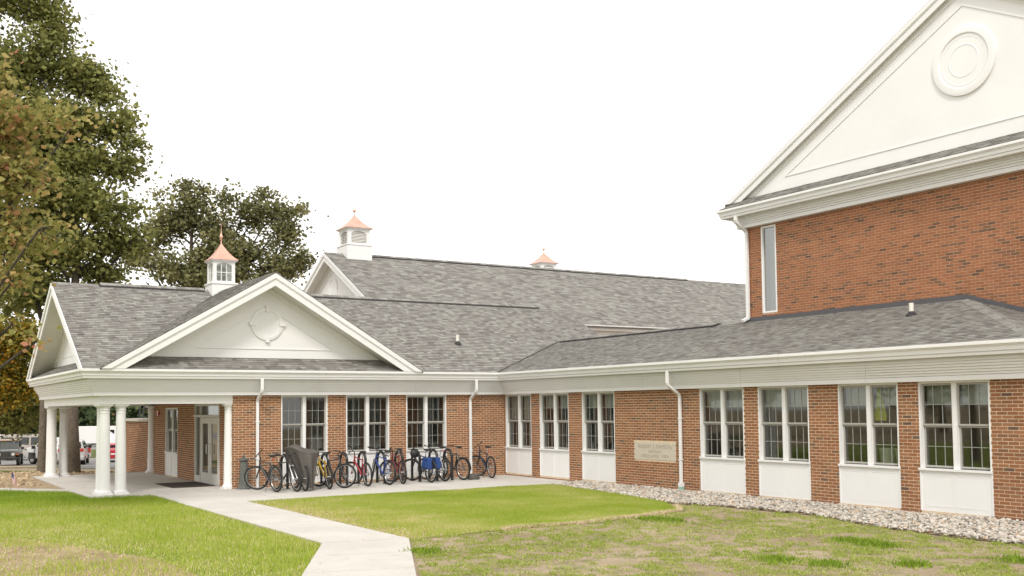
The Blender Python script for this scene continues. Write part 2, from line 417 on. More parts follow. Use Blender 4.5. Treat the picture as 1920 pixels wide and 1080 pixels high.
STONES = [(17.45, 25.5), (18.66, 25.5), (18.66, 8.5), (16.0, 8.5), (16.13, 11.1), (16.27, 12.8), (17.0, 15.1), (16.8, 17.6), (16.38, 18.8), (16.84, 21.7)]
tri_sheet('stone_bed', STONES, .008, 'straw')
drape('verge', [(-20, 51), (1, 48.2), (6.2, 44.6), (8.2, 43.5), (7.4, 46), (5.0, 54), (-20, 70)], .012, 'far_turf')
lot = [(-60, 95), (-5, 66), (*px2(60, 77),), (*px2(110, 66),), (*px2(150, 50),), (*px2(245, 50),), (60, 40), (260, 120), (200, 240), (-60, 240)]
drape('parking_lot', [(-60, 240), px2(-400, 95), px2(30, 79), px2(95, 76), px2(150, 52), px2(300, 49), px2(330, 240)], .01, 'asphalt')
drape('grass_island', [px2(120, 96), px2(300, 96), px2(300, 128), px2(110, 128)], .05, 'far_turf', thick=.1)
drape('far_grass', [(-200, 900), px2(-900, 240), px2(800, 240), (900, 900)], .03, 'far_turf')

def inpoly(P, poly):
    x, y = P[:, 0], P[:, 1]; ins = np.zeros(len(P), bool); n = len(poly)
    for i in range(n):
        x1, y1 = poly[i]; x2, y2 = poly[(i+1) % n]
        c = ((y1 > y) != (y2 > y)) & (x < (x2-x1)*(y-y1)/((y2-y1) or 1e-9)+x1); ins ^= c
    return ins
def smooth_noise(P, s, seed):
    rs = np.random.RandomState(seed); G = rs.rand(64, 64)
    q = P[:, :2]*s+1000; i = np.floor(q).astype(int); f = q-i; f = f*f*(3-2*f)
    g = lambda a, b: G[(i[:, 0]+a) % 64, (i[:, 1]+b) % 64]
    return (g(0, 0)*(1-f[:, 0])+g(1, 0)*f[:, 0])*(1-f[:, 1])+(g(0, 1)*(1-f[:, 0])+g(1, 1)*f[:, 0])*f[:, 1]
def fbm(P, s, seed): return (smooth_noise(P, s, seed)*.5+smooth_noise(P, s*2.1, seed+1)*.3+smooth_noise(P, s*4.7, seed+2)*.2)
def infrustum(P, margin=60):
    D = P[:, 0]*DX+P[:, 1]*DY; t = (P[:, 0]*math.cos(YAW)-P[:, 1]*math.sin(YAW))/D*1917+960
    return (D > 10.5) & (t > -margin*4) & (t < 1920+margin*4)
def scatter(poly, n):
    a = np.array(poly); lo = a.min(0); hi = a.max(0); P = np.random.rand(n, 2)*(hi-lo)+lo
    P = P[inpoly(P, poly)]; return P[infrustum(P)]
def blades(P, h, w, tint, name, mat, label, cat, lean=.5, z0=0):
    n = len(P); a = np.random.rand(n)*2*np.pi; b = np.random.rand(n)*2*np.pi
    V = np.zeros((n, 3, 3)); dx = np.cos(a)*w/2; dy = np.sin(a)*w/2; z = np.full(n, z0)
    V[:, 0] = np.stack([P[:, 0]-dx, P[:, 1]-dy, z], 1); V[:, 1] = np.stack([P[:, 0]+dx, P[:, 1]+dy, z], 1)
    l = np.random.rand(n)*lean*h
    V[:, 2] = np.stack([P[:, 0]+np.cos(b)*l, P[:, 1]+np.sin(b)*l, z+h*(1-.3*np.random.rand(n)*lean)], 1)
    Fc = np.arange(n*3).reshape(n, 3)
    me = npmesh(name, V.reshape(-1, 3), Fc, mat, np.repeat(tint, 3)); o = link(name, me, mat); setp(o, label, cat, kind='stuff'); return o
# left lawn : straw showing at the bottom left
def sstep(x, a, b): t = np.clip((x-a)/(b-a), 0, 1); return t*t*(3-2*t)
P = scatter(LAWN_L, 700000)
dens = fbm(P, .55, 3)
Dp = P[:, 0]*DX+P[:, 1]*DY
PX = (P[:, 0]*math.cos(YAW)-P[:, 1]*math.sin(YAW))/Dp*1917+960; patch = np.clip((20.3-Dp)/2.6-(PX-180)/230, 0, 1)          # towards the near left corner the grass thins out
keep = np.random.rand(len(P)) < np.clip(1.05-patch*(.35+.9*(dens-.35)*2), .12, 1)*np.clip(.45+dens*1.0, 0, 1)
P = P[keep]; dens = fbm(P, .9, 8); hi = fbm(P, 2.6, 18)
nearwalk = sstep(P[:, 0]*DX+P[:, 1]*DY, 24.5, 28)
blades(P, (.045+.05*dens+.035*nearwalk)*(1+.3*(hi-.5)), .011+.006*np.random.rand(len(P)), np.clip(.70-.45*nearwalk+(.5-dens)*.45+np.random.randn(len(P))*.16, 0, 1), 'lawn_grass', 'grass_blades', 'thick bright green grass of the lawn left of the concrete path', 'grass')
P = scatter(LAWN_L, 170000); Dp = P[:, 0]*DX+P[:, 1]*DY; PX = (P[:, 0]*math.cos(YAW)-P[:, 1]*math.sin(YAW))/Dp*1917+960; patch = np.clip((20.9-Dp)/2.4-(PX-230)/230, 0, 1)
P = P[np.random.rand(len(P)) < patch*.9+.02]
blades(P, .03+.03*np.random.rand(len(P)), np.full(len(P), .012), np.random.rand(len(P)), 'straw_litter', 'straw_blades', 'dry straw lying in the thin near corner of the left lawn', 'straw', lean=2.5)
tri_sheet('bare_soil', [px2(-300, 20.0), px2(40, 19.4), px2(170, 17.8), px2(300, 16.4), px2(380, 14.6), px2(-300, 12)], .0, 'straw')
tri_sheet('bare_soil', [(8.29, 25.5), (8.9, 25.1), (9.7, 22), (9.9, 19.5), (9.0, 17.2), (8.29, 16.7)], .0, 'straw')
# middle lawn
P = scatter(LAWN_M, 380000); dens = fbm(P, .6, 31); edge = sstep(P[:, 0], 8.3, 11.0)
edge2 = sstep(P[:, 1], 16.8, 18.2)
keep = np.random.rand(len(P)) < np.clip(.10+.9*edge, 0, 1)*np.clip(.25+1.3*dens, 0, 1)
P = P[keep]; dens = fbm(P, .7, 31); hi = fbm(P, 2.4, 77)
blades(P, .05+.045*dens, .011+.006*np.random.rand(len(P)), np.clip(.66+(.5-dens)*.6-.12*(hi-.5)+.12*(1-sstep(P[:, 0], 8.3, 11.5))+np.random.randn(len(P))*.15, 0, 1), 'lawn_grass', 'grass_blades', 'bright green grass of the lawn between the path and the river stones', 'grass')
P = scatter(LAWN_M, 130000); P = P[np.random.rand(len(P)) < (1-sstep(P[:, 0], 8.4, 12.0))*.8+.07]
blades(P, .025+.03*np.random.rand(len(P)), np.full(len(P), .012), np.random.rand(len(P)), 'straw_litter', 'straw_blades', 'dry straw along the right hand edge of the concrete path', 'straw', lean=2.5)
# rough ground at right: weeds in clumps on bare soil
P = scatter(ROUGH, 520000); d1 = fbm(P, 1.3, 51); d2 = fbm(P, 5.5, 61)
keep = (d1*.35+d2*.65+np.random.rand(len(P))*.26) > .685
P = P[keep]; d2 = fbm(P, 5.5, 61); d3 = fbm(P, .8, 65)
blades(P, .02+.09*np.clip(d2-.42, 0, 1), .014+.008*np.random.rand(len(P)), np.clip(.58+(.5-d3)*.6+np.random.randn(len(P))*.18, 0, 1), 'weed_patches', 'weed_leaves', 'low weeds and sparse grass growing on the bare soil at the right', 'weeds', lean=1.3)
P = scatter(ROUGH, 160000); d4 = fbm(P, 2.6, 99); P = P[(d4+np.random.rand(len(P))*.2) > .80]
blades(P, .045+.03*np.random.rand(len(P)), np.full(len(P), .011), np.clip(.3+np.random.randn(len(P))*.15, 0, 1), 'grass_tufts', 'grass_blades', 'darker green tufts of new grass scattered over the bare soil', 'grass', lean=.8)
# broad-leaf weed clumps
cl = []
for (px_, D_) in ((1215, 21.3), (1235, 21.2), (1255, 21.0), (1580, 17.7), (1600, 17.5), (1622, 17.3), (1645, 17.0), (1450, 15.6), (1545, 15.1), (1900, 15.3), (1700, 15.0), (795, 16.9)):
    x, y = px2(px_, D_)
    n = 260; cl.append(np.stack([x+np.random.randn(n)*.14, y+np.random.randn(n)*.14], 1))
P = np.concatenate(cl)
blades(P, .05+.06*np.random.rand(len(P)), np.full(len(P), .03), np.clip(.15+np.random.randn(len(P))*.12, 0, 1), 'weed_clumps', 'grass_blades', 'dense dark green weed clumps along the edge of the stones', 'weeds', lean=1.0)
# straw blanket edge between the lawns
t = np.random.rand(9000); ex = np.array([8.4, 10.6, 12.6, 15.4, 16.1]); ey = np.array([16.7, 16.9, 16.85, 17.4, 18.4])
x = 10.4+t*5.7; y = np.interp(x, ex, ey)+np.random.randn(len(x))*.05+.06*np.sin(x*3)
blades(np.stack([x, y], 1), .05+.04*np.random.rand(len(x)), np.full(len(x), .016), np.random.rand(len(x)), 'straw_litter', 'straw_blades', 'ragged ridge of straw matting where the middle lawn ends', 'straw', lean=1.6)
P = np.concatenate([scatter([(5.2, 29.4), (18.6, 25.7), (18.6, 30), (9.2, 30), (9.2, 40), (5.2, 40)], 260), scatter([(6.8, 28), (6.8, 17), (4, 11), (5.4, 10.8), (8.2, 17), (8.2, 26)], 60), scatter(LAWN_L, 260), scatter(LAWN_M, 160)])
blades(P, .012+.03*np.random.rand(len(P)), .03+.03*np.random.rand(len(P)), np.random.rand(len(P))*.6, 'leaf_litter', 'straw_blades', 'scattered dry leaf scraps on the concrete and grass', 'leaves', lean=2.5, z0=.037)
# ------------------------------------------------------------------ river stones
def lumps(P, size, zb, name, mat, label, cat, tint, flat=.6):
    t = bmesh.new(); bmesh.ops.create_icosphere(t, subdivisions=1, radius=1)
    bv = np.array([v.co[:] for v in t.verts]); bf = np.array([[v.index for v in f.verts] for f in t.faces]); t.free()
    n = len(P); k = len(bv)
    a = np.random.rand(n)*2*np.pi; s = np.stack([size*(.8+.6*np.random.rand(n)), size*(.6+.35*np.random.rand(n)), size*flat*(.7+.5*np.random.rand(n))], 1)
    V = bv[None]*s[:, None, :]; V = V*(1+np.random.randn(n, k, 1)*.05)
    tl = np.random.randn(n)*.35; ct, st_ = np.cos(tl)[:, None], np.sin(tl)[:, None]
    X, Z = V[..., 0]*ct-V[..., 2]*st_, V[..., 0]*st_+V[..., 2]*ct
    ca, sa = np.cos(a)[:, None], np.sin(a)[:, None]
    V = np.stack([X*ca-V[..., 1]*sa+P[:, 0:1], X*sa+V[..., 1]*ca+P[:, 1:2], Z+zb[:, None]], 2)
    Fc = (bf[None]+(np.arange(n)*k)[:, None, None]).reshape(-1, 3)
    me = npmesh(name, V.reshape(-1, 3), Fc, mat, np.repeat(tint, k), smooth=True); o = link(name, me, mat); return setp(o, label, cat, kind='stuff')
P = scatter(STONES, 34000)
wob = smooth_noise(P, .9, 5)
zb = .02+.045*np.random.rand(len(P))+.05*sstep(P[:, 0], 17.3, 18.6)*wob
P = P[:13500] if len(P) > 13500 else P; zb = zb[:len(P)]
lumps(P, (.028+.03*np.random.rand(len(P))**2), zb, 'river_stones', 'river_stone', 'bed of pale rounded river stones along the foot of the brick wall', 'stones', np.random.rand(len(P)))
P = scatter([(-6, 36), (4.8, 36), (5.0, 40.9), (9.1, 40.9), (8.6, 44), (2, 49), (-8, 49)], 7000)
keep = np.random.rand(len(P)) < fbm(P, .5, 12)*1.4-.15; P = P[keep]
lumps(P, .03+.07*np.random.rand(len(P))**3, np.array([zg(x, y) for x, y in P]), 'soil_clods', 'clods', 'clods of dry soil behind the portico', 'soil', np.random.rand(len(P)), .7)

# ------------------------------------------------------------------ bricks and shingles
BL, BH, JT = .226, .0725, .0155
DEPTH_IDX = {}
def brick_field(wall, origin, u, n, u0, u1, z0, z1, holes, mat='brick_tan', singles=300, budget=None):
    """bricks as real blocks on a wall plane; u: along unit vector, n: outward normal"""
    origin, u, n = Vector(origin), Vector(u), Vector(n); zv = Vector((0, 0, 1))
    full = []; cut = []
    r0 = int(math.floor(z0/BH)); r1 = int(math.ceil(z1/BH))
    for r in range(r0, r1):
        a, b = max(r*BH+JT/2, z0), min((r+1)*BH-JT/2, z1)
        if b-a < .012: continue
        off = (r % 2)*BL/2
        k0 = int(math.floor((u0-off)/BL)); k1 = int(math.ceil((u1-off)/BL))
        segs = [(u0, u1)]
        for (ha, hb, hz0, hz1) in holes:
            if b > hz0+.004 and a < hz1-.004:
                ns_ = []
                for (sa, sb) in segs:
                    if hb <= sa or ha >= sb: ns_.append((sa, sb)); continue
                    if ha > sa: ns_.append((sa, ha))
                    if hb < sb: ns_.append((hb, sb))
                segs = ns_
        for k in range(k0, k1+1):
            ua, ub = off+k*BL+JT/2, off+(k+1)*BL-JT/2
            for (sa, sb) in segs:
                a2, b2 = max(ua, sa), min(ub, sb)
                if b2-a2 < .02: continue
                isfull = (b2-a2 > ub-ua-1e-4) and (b-a > BH-JT-1e-4)
                c = origin+u*((a2+b2)/2)+zv*((a+b)/2)
                dst = (c-Vector((0, 0, EYE))).length
                (full if isfull else cut).append((dst, a2, b2, a, b))
    full.sort(); vis = []
    hidden = 0
    one = full[:singles]; rest = full[singles:]+cut
    def add(mb, a2, b2, a, b, oo, jit):
        p = [oo+u*x+zv*z+n*(jit+e) for e in (0, -.05) for (x, z) in ((a2, a), (b2, a), (b2, b), (a2, b))]
        mb.add(p, [(0, 1, 2, 3), (0, 4, 5, 1), (1, 5, 6, 2), (2, 6, 7, 3), (3, 7, 4, 0)])
    if one:
        h, w = (BH-JT)/2, (BL-JT)/2; mb = MB(); add(mb, -w, w, -h, h, Vector((0, 0, 0)), 0)
        me = bpy.data.meshes.new('brick'); me.from_pydata(mb.v, [], mb.f)
        if (me.polygons[0].normal if len(me.polygons) else n).dot(n) < 0: me.flip_normals()
        me.materials.append(MATS[mat]); base_ = rootloc(wall)
        for (d, a2, b2, a, b) in one:
            c = origin+u*((a2+b2)/2)+zv*((a+b)/2)+n*random.uniform(-.0015, .002)-base_
            o = bpy.data.objects.new('brick', me); C.objects.link(o); o.parent = wall; o.location = c
    mb = MB()
    for (d, a2, b2, a, b) in rest: add(mb, a2, b2, a, b, origin, random.uniform(-.0015, .002))
    if rest: 
        o = mb.build('bricks', mat, wall, kind='stuff', fix=False)
        if o.data.polygons[0].normal.dot(n) < 0: o.data.flip_normals()
EXPO = .135
def polyclip(poly, q):
    """clip quad q by convex ccw poly (2d)"""
    out = q
    for i in range(len(poly)):
        x1, y1 = poly[i]; x2, y2 = poly[(i+1) % len(poly)]
        nx, ny = (y2-y1), -(x2-x1); out = clip(out, nx, ny, nx*x1+ny*y1)
        if len(out) < 3: return []
    return out
def ccw(p):
    a = sum(p[i][0]*p[(i+1) % len(p)][1]-p[(i+1) % len(p)][0]*p[i][1] for i in range(len(p)))
    return p if a > 0 else p[::-1]
def shingle_field(roof, P0, ux, vy, m, z0, polys, singles=300, wmin=.10, wmax=.25, expo=EXPO):
    """P0: plan origin (eave), ux: plan unit along eave, vy: plan unit up slope, m: pitch (rise/run), z0: eave height
    polys: convex plan polygons in (u, v) metres; courses climb with v"""
    P0, ux, vy = Vector((*P0, 0)), Vector((*ux, 0)), Vector((*vy, 0))
    cs = 1/math.sqrt(1+m*m); nrm = (-vy*m+Vector((0, 0, 1))).normalized()
    dv = expo*cs
    pos = lambda a, b, h: P0+ux*a+vy*b+Vector((0, 0, z0+m*b))+nrm*h
    polys = [ccw(p) for p in polys]; items = []
    for p in polys:
        vmin = min(q[1] for q in p); vmax = max(q[1] for q in p)
        for r in range(int(vmin/dv)-1, int(vmax/dv)+2):
            rr = random.Random(r*7919+int(P0.x*10))
            va, vb = r*dv, (r+1)*dv
            row = polyclip(p, ccw([(-200, va), (200, va), (200, vb), (-200, vb)]))
            if len(row) < 3: continue
            umin = min(q[0] for q in row); umax = max(q[0] for q in row)
            a = -90.0+rr.random()*.3
            # advance deterministically
            n_skip = 0
            a = math.floor(umin)-1+rr.random()*.9
            while a < umax:
                w = rr.uniform(wmin, wmax); b = a+w; lift = rr.choice((0, 0, .004))
                if b > umin:
                    q = polyclip(row, ccw([(a+.002, va), (b-.002, va), (b-.002, vb), (a+.002, vb)]))
                    if len(q) >= 3:
                        isfull = len(q) == 4 and abs(max(t[0] for t in q)-min(t[0] for t in q)-(w-.004)) < 1e-3 and abs(max(t[1] for t in q)-min(t[1] for t in q)-dv) < 1e-3
                        c = pos((a+b)/2, va, 0); items.append(((c-Vector((0, 0, EYE))).length, isfull, q, va, lift))
                a = b
    items.sort(key=lambda t: (not t[1], t[0]))
    def piece_mesh(mb, q, va, lift, sub=Vector((0, 0, 0))):
        n = len(q); top = [pos(a, b, .017+lift-(b-va)/dv*.015)-sub for a, b in q]; bot = [pos(a, b, -.004)-sub for a, b in q]
        mb.add(top+bot, [tuple(range(n))]+[(i, n+i, n+(i+1) % n, (i+1) % n) for i in range(n)])
    base_ = rootloc(roof); k = 0; cache = {}
    for d, isfull, q, va, lift in items[:singles]:
        if not isfull: break
        w = max(t[0] for t in q)-min(t[0] for t in q); wk = round(w/.03)
        c = pos(min(t[0] for t in q), min(t[1] for t in q), 0)
        if wk not in cache:
            mb = MB(); piece_mesh(mb, q, va, lift, c); me = bpy.data.meshes.new('shingle'); me.from_pydata(mb.v, [], mb.f)
            if me.polygons[0].normal.z < 0: me.flip_normals()
            me.materials.append(MATS['shingle']); cache[wk] = (me, w)
        me, w0 = cache[wk]
        o = bpy.data.objects.new('shingle', me); C.objects.link(o); o.parent = roof; o.location = c-base_
        sc = w/w0; o.scale = (sc if abs(ux.x) > .5 else 1, sc if abs(ux.y) > .5 else 1, 1); k += 1
    mb = MB()
    for d, isfull, q, va, lift in items[k:]: piece_mesh(mb, q, va, lift)
    if mb.v:
        o = mb.build('shingles', 'shingle', roof, kind='stuff', fix=False)
        if o.data.polygons[0].normal.z < 0: o.data.flip_normals()
def deck(name, pts, parent, mat='roof_deck', th=.05):
    return MB().prism([Vector(p)-Vector((0, 0, .012)) for p in pts], (0, 0, -th)).build(name, mat, parent)
def caps(parent, a, b, w=.17, step=.16, vent=None, base_mat='shingle', m=.5):
    """ridge or hip cap pieces between two 3d points; vent: (t0,t1) stretch with a raised black ridge vent"""
    a, b = Vector(a), Vector(b); L_ = (b-a).length; d = (b-a)/L_; h = Vector((0, 0, 1)).cross(d).normalized(); n = max(2, int(L_/step))
    mb = MB(); vb = MB()
    for i in range(n):
        t = (i+.5)/n; up = 0
        if vent and any(q[0] <= t*L_ <= q[1] for q in vent): up = .055
        p0, p1 = a+d*(L_*i/n), a+d*(L_*(i+1)/n)
        for s in (1, -1):
            dz = h*s*w+Vector((0, 0, -w*m))
            q = [p0+Vector((0, 0, .022+up)), p1+Vector((0, 0, .014+up)), p1+dz+Vector((0, 0, .014+up)), p0+dz+Vector((0, 0, .022+up))]
            mb.add(q+[v-Vector((0, 0, .02)) for v in q], [(0, 1, 2, 3), (4, 7, 6, 5), (0, 4, 5, 1), (1, 5, 6, 2), (2, 6, 7, 3), (3, 7, 4, 0)])
    if vent:
        for v0, v1 in vent:
          p0, p1 = a+d*v0, a+d*v1
          for s in (1, -1):
            q = [p0+Vector((0, 0, .05)), p1+Vector((0, 0, .05)), p1+h*s*(w+.04)+Vector((0, 0, .05-(w+.04)*m)), p0+h*s*(w+.04)+Vector((0, 0, .05-(w+.04)*m))]
            vb.add(q+[v-Vector((0, 0, .06)) for v in q], [(0, 1, 2, 3), (4, 7, 6, 5), (0, 4, 5, 1), (1, 5, 6, 2), (2, 6, 7, 3), (3, 7, 4, 0)])
        vb.build('ridge_vent', 'ridge_vent_black', parent)
    return mb.build('ridge_caps', base_mat, parent, kind='stuff')

# ------------------------------------------------------------------ cornice running round a plan path
def offset_path(path, o):
    out = []
    for i, p in enumerate(path):
        p = Vector(p); ds = []
        if i > 0: ds.append((p-Vector(path[i-1])).normalized())
        if i < len(path)-1: ds.append((Vector(path[i+1])-p).normalized())
        ns_ = [Vector((d.y, -d.x)) for d in ds]
        if len(ns_) == 1: out.append(p+ns_[0]*o)
        else:
            b = (ns_[0]+ns_[1]).normalized(); out.append(p+b*(o/b.dot(ns_[0])))
    return out
def run(path, i, prof, name, mat, parent, zoff=0, split=0, close=True):
    """sweep closed profile [(out,z)] along segment i of the path with mitred corners"""
    offs = [offset_path(path, o) for o, z in prof]; n = len(prof)
    A = [Vector((offs[k][i].x, offs[k][i].y, prof[k][1]+zoff)) for k in range(n)]; B = [Vector((offs[k][i+1].x, offs[k][i+1].y, prof[k][1]+zoff)) for k in range(n)]
    Ls = (B[0]-A[0]).length; cuts = [0]
    if split:
        m = max(1, round(Ls/split)); cuts = [j/m for j in range(m+1)]
    else: cuts = [0, 1]
    for c0, c1 in zip(cuts, cuts[1:]):
        g = .0025/Ls
        s0 = c0+(g if c0 > 0 else 0); s1 = c1-(g if c1 < 1 else 0)
        vs = [a.lerp(b, s0) for a, b in zip(A, B)]+[a.lerp(b, s1) for a, b in zip(A, B)]
        mb = MB().add(vs, [tuple(range(n-1, -1, -1)), tuple(range(n, 2*n))]+[(k, (k+1) % n, n+(k+1) % n, n+k) for k in range(n)])
        mb.build(name, mat, parent)
GUT = [(.42, 3.27), (.50, 3.27), (.515, 3.325), (.495, 3.33), (.495, 3.34), (.53, 3.345), (.535, 3.41), (.545, 3.43), (.565, 3.445), (.565, 3.462), (.60, 3.468), (.60, 3.53), (.585, 3.535), (.575, 3.50), (.42, 3.50)]
def tiers(zb, zt):
    """stepped frieze boards from zb up to zt"""
    out = [('fascia_board', [(-.02, zb), (.17, zb), (.17, zb+.10), (.155, zb+.10), (-.02, zb+.10)])]
    z = zb+.10; o = .185
    for k in range(5):
        h = .055; out.append(('frieze_board', [(-.02, z), (o-.04, z), (o-.04, z+.010), (o, z+.010), (o+.004, z+h), (-.02, z+h)])); z += h; o += .034
    out.append(('frieze_board', [(-.02, z), (o-.04, z), (o-.04, z+.010), (o, z+.010), (o, zt), (-.02, zt)]))
    return out
def cornice(path, i, parent, zoff=0, zb=2.80, split=3.66):
    for nm, pr in tiers(zb, 3.285): run(path, i, pr, nm, 'trim_white', parent, zoff, split)
    run(path, i, GUT, 'gutter', 'trim_white', parent, zoff, 6.1)
PATH = [(5.47, 40.5), (5.47, 30.11), (18.68, 30.11), (18.68, 11.2), (22.3, 11.2)]

# ------------------------------------------------------------------ gables
class Gable:
    """chevron work on a gable plane. o: outward distance from the plane, u along, z up"""
    def __init__(s, plane, axis, out, uc, zr, m): s.p, s.ax, s.out, s.uc, s.zr, s.m = plane, axis, out, uc, zr, m
    def P(s, u, o, z):
        q = s.p+s.out*o
        return (q, u, z) if s.ax == 'x' else (u, q, z)
    def hw(s, d, z): return (s.zr-d-z)/s.m
    def chevron(s, d1, d2, o1, o2, zend, name, mat, parent, zend2=None, side=0):
        z2 = zend if zend2 is None else zend2
        for sg in ((-1, 1) if side == 0 else (side,)):
            q = [(s.uc, s.zr-d1), (s.uc+sg*s.hw(d1, zend), zend), (s.uc+sg*s.hw(d2, z2), z2), (s.uc, s.zr-d2)]
            a = [s.P(u, o1, z) for u, z in q]; b = [s.P(u, o2, z) for u, z in q]
            MB().add(a+b, [(0, 1, 2, 3), (7, 6, 5, 4), (0, 4, 5, 1), (1, 5, 6, 2), (2, 6, 7, 3), (3, 7, 4, 0)]).build(name, mat, parent)
    def tri(s, d, o1, o2, zend, name, mat, parent):
        q = [(s.uc, s.zr-d), (s.uc+s.hw(d, zend), zend), (s.uc-s.hw(d, zend), zend)]
        a = [s.P(u, o1, z) for u, z in q]; b = [s.P(u, o2, z) for u, z in q]
        return MB().add(a+b, [(0, 1, 2), (5, 4, 3), (0, 3, 4, 1), (1, 4, 5, 2), (2, 5, 3, 0)]).build(name, mat, parent)
def gable_trim(g, parent, recess, zend, ztymp, k=1.0):
    g.chevron(.03, .17*k, .04, -.02, zend, 'rake_crown', 'trim_white', parent)
    g.chevron(.172*k, .20*k, .022, -.02, zend, 'rake_moulding', 'trim_white', parent)
    g.chevron(.202*k, .40*k, 0, -.045, zend, 'rake_board', 'trim_white', parent)
    g.chevron(.30*k, .325*k, -.047, -recess-.02, zend, 'rake_soffit', 'soffit_white', parent)
    t = g.tri(.33*k, -recess, -recess-.08, ztymp, 'tympanum', 'trim_panel', parent)
    g.chevron(.33*k, .52*k, -recess+.022, -recess+.001, ztymp, 'rake_frieze', 'trim_panel', parent)
    return t
def groove(g, parent, recess, d, zlow, w=.018, hgt=.014):
    g.chevron(d, d+w, -recess+hgt, -recess+.001, zlow, 'panel_moulding', 'trim_panel', parent)
    hw = g.hw(d, zlow); q = g.P(g.uc-hw, -recess+hgt, zlow); r = g.P(g.uc+hw, -recess+.001, zlow-w)
    MB().box(q, r).build('panel_moulding', 'trim_panel', parent)
def medallion(g, parent, recess, z, rad, cross=True, keys=True):
    c = Vector(g.P(g.uc, -recess, z)); ax = Vector((g.out, 0, 0)) if g.ax == 'x' else Vector((0, g.out, 0))
    k = rad
    mb = MB().lathe(c, [(k, .001), (k, .04*k+.02), (k*.93, .055*k+.02), (k*.80, .055*k+.02), (k*.77, .03*k+.01), (k*.74, .03*k+.01)][:6], 48, ax)
    o = mb.build('medallion', 'trim_panel', parent, smooth=True)
    MB().lathe(c, [(k*.73, .002), (k*.73, .034*k+.012), (k*.68, .034*k+.012), (k*.66, .018*k+.006)], 48, ax).build('inner_ring', 'trim_panel', o, smooth=True)
    return o, c, ax

# ------------------------------------------------------------------ window units
ROOM = {}
def window_unit(parent, origin, u, n, u0, u1, zsill=1.0, ztop=2.8, shade=None, zpanel=.12, two=True, wname='window'):
    """double-hung pair in an opening; u along wall, n outward"""
    O, u, n = Vector(origin), Vector(u), Vector(n); zv = Vector((0, 0, 1))
    def bx(mb, a, b, z0, z1, d0, d1):
        p = [O+u*x+zv*z+n*d for d in (d0, d1) for x, z in ((a, z0), (b, z0), (b, z1), (a, z1))]
        mb.add(p, [(0, 1, 2, 3), (7, 6, 5, 4), (0, 4, 5, 1), (1, 5, 6, 2), (2, 6, 7, 3), (3, 7, 4, 0)]); return mb
    rec = -.10
    fr = MB(); bx(fr, u0, u0+.04, zsill, ztop, rec-.06, -.004); bx(fr, u1-.04, u1, zsill, ztop, rec-.06, -.004)
    bx(fr, u0+.041, u1-.041, ztop-.045, ztop, rec-.06, -.02)
    mid = (u0+u1)/2
    frame = fr.build('window_frame', 'trim_white', parent)
    bx(MB(), mid-.05, mid+.05, zsill, ztop-.046, rec-.06, -.03).build('mullion', 'trim_white', frame)
    bx(MB(), u0-.02, u1+.02, zsill-.045, zsill-.001, rec-.06, .035).build('sill', 'trim_white', frame)
    zg0, zg1 = zsill+.02, ztop-.05; zm = (zg0+zg1)/2
    for (a, b) in ((u0+.041, mid-.051), (mid+.051, u1-.041)):
        for (za, zb, d) in ((zm-.001, zg1, rec+.012), (zg0, zm-.003, rec-.03)):
            sh = MB(); s = .035
            bx(sh, a, a+s, za, zb, d-.02, d+.02); bx(sh, b-s, b, za, zb, d-.02, d+.02)
            bx(sh, a+s, b-s, za, za+s*1.1, d-.02, d+.02); bx(sh, a+s, b-s, zb-s, zb, d-.02, d+.02)
            so_ = sh.build('sash', 'sash_grey', frame)
            mu = MB(); ia, ib, ja, jb = a+s, b-s, za+s*1.1, zb-s
            for t in (1/3, 2/3): x = ia+(ib-ia)*t; bx(mu, x-.006, x+.006, ja, jb, d-.007, d+.009)
            zc = (ja+jb)/2; bx(mu, ia, ib, zc-.006, zc+.006, d-.006, d+.008)
            mu.build('muntins', 'muntin_pale', frame)
            pn = MB(); p = [O+u*x+zv*z+n*(d-.001) for x, z in ((ia, ja), (ib, ja), (ib, jb), (ia, jb))]; pn.add(p, [(0, 1, 2, 3)])
            pn.build('glass_pane', 'glass', frame, fix=False)
    if shade:
        for (a, b), sd_ in zip(((u0+.041, mid-.051), (mid+.051, u1-.041)), shade):
            if sd_: bx(MB(), a+.01, b-.01, zg1-sd_, zg1, rec-.13, rec-.125).build('roller_shade', 'shade_cloth', frame)
    if zpanel is not None:
        pp = bx(MB(), u0, u1, zpanel, zsill-.047, rec-.05, -.012).build('apron_panel', 'trim_panel', parent)
        for (a, b) in ((u0+.10, mid-.05), (mid+.05, u1-.10)):
            z0, z1 = zpanel+.10, zsill-.14; w = .014; mb = MB()
            bx(mb, a, b, z0, z0+w, -.011, -.0075); bx(mb, a, b, z1-w, z1, -.011, -.0075); bx(mb, a, a+w, z0+w, z1-w, -.011, -.0075); bx(mb, b-w, b, z0+w, z1-w, -.011, -.0075)
            mb.build('panel_moulding', 'trim_panel', pp)
        for (ea, eb, ed) in ((u0-.012, u0+.022, .006), (u1-.022, u1+.012, .006), (mid-.006, mid+.006, -.006)): bx(MB(), ea, eb, zpanel, zsill-.047, -.011, ed).build('edge_trim', 'trim_panel', pp)
    return frame
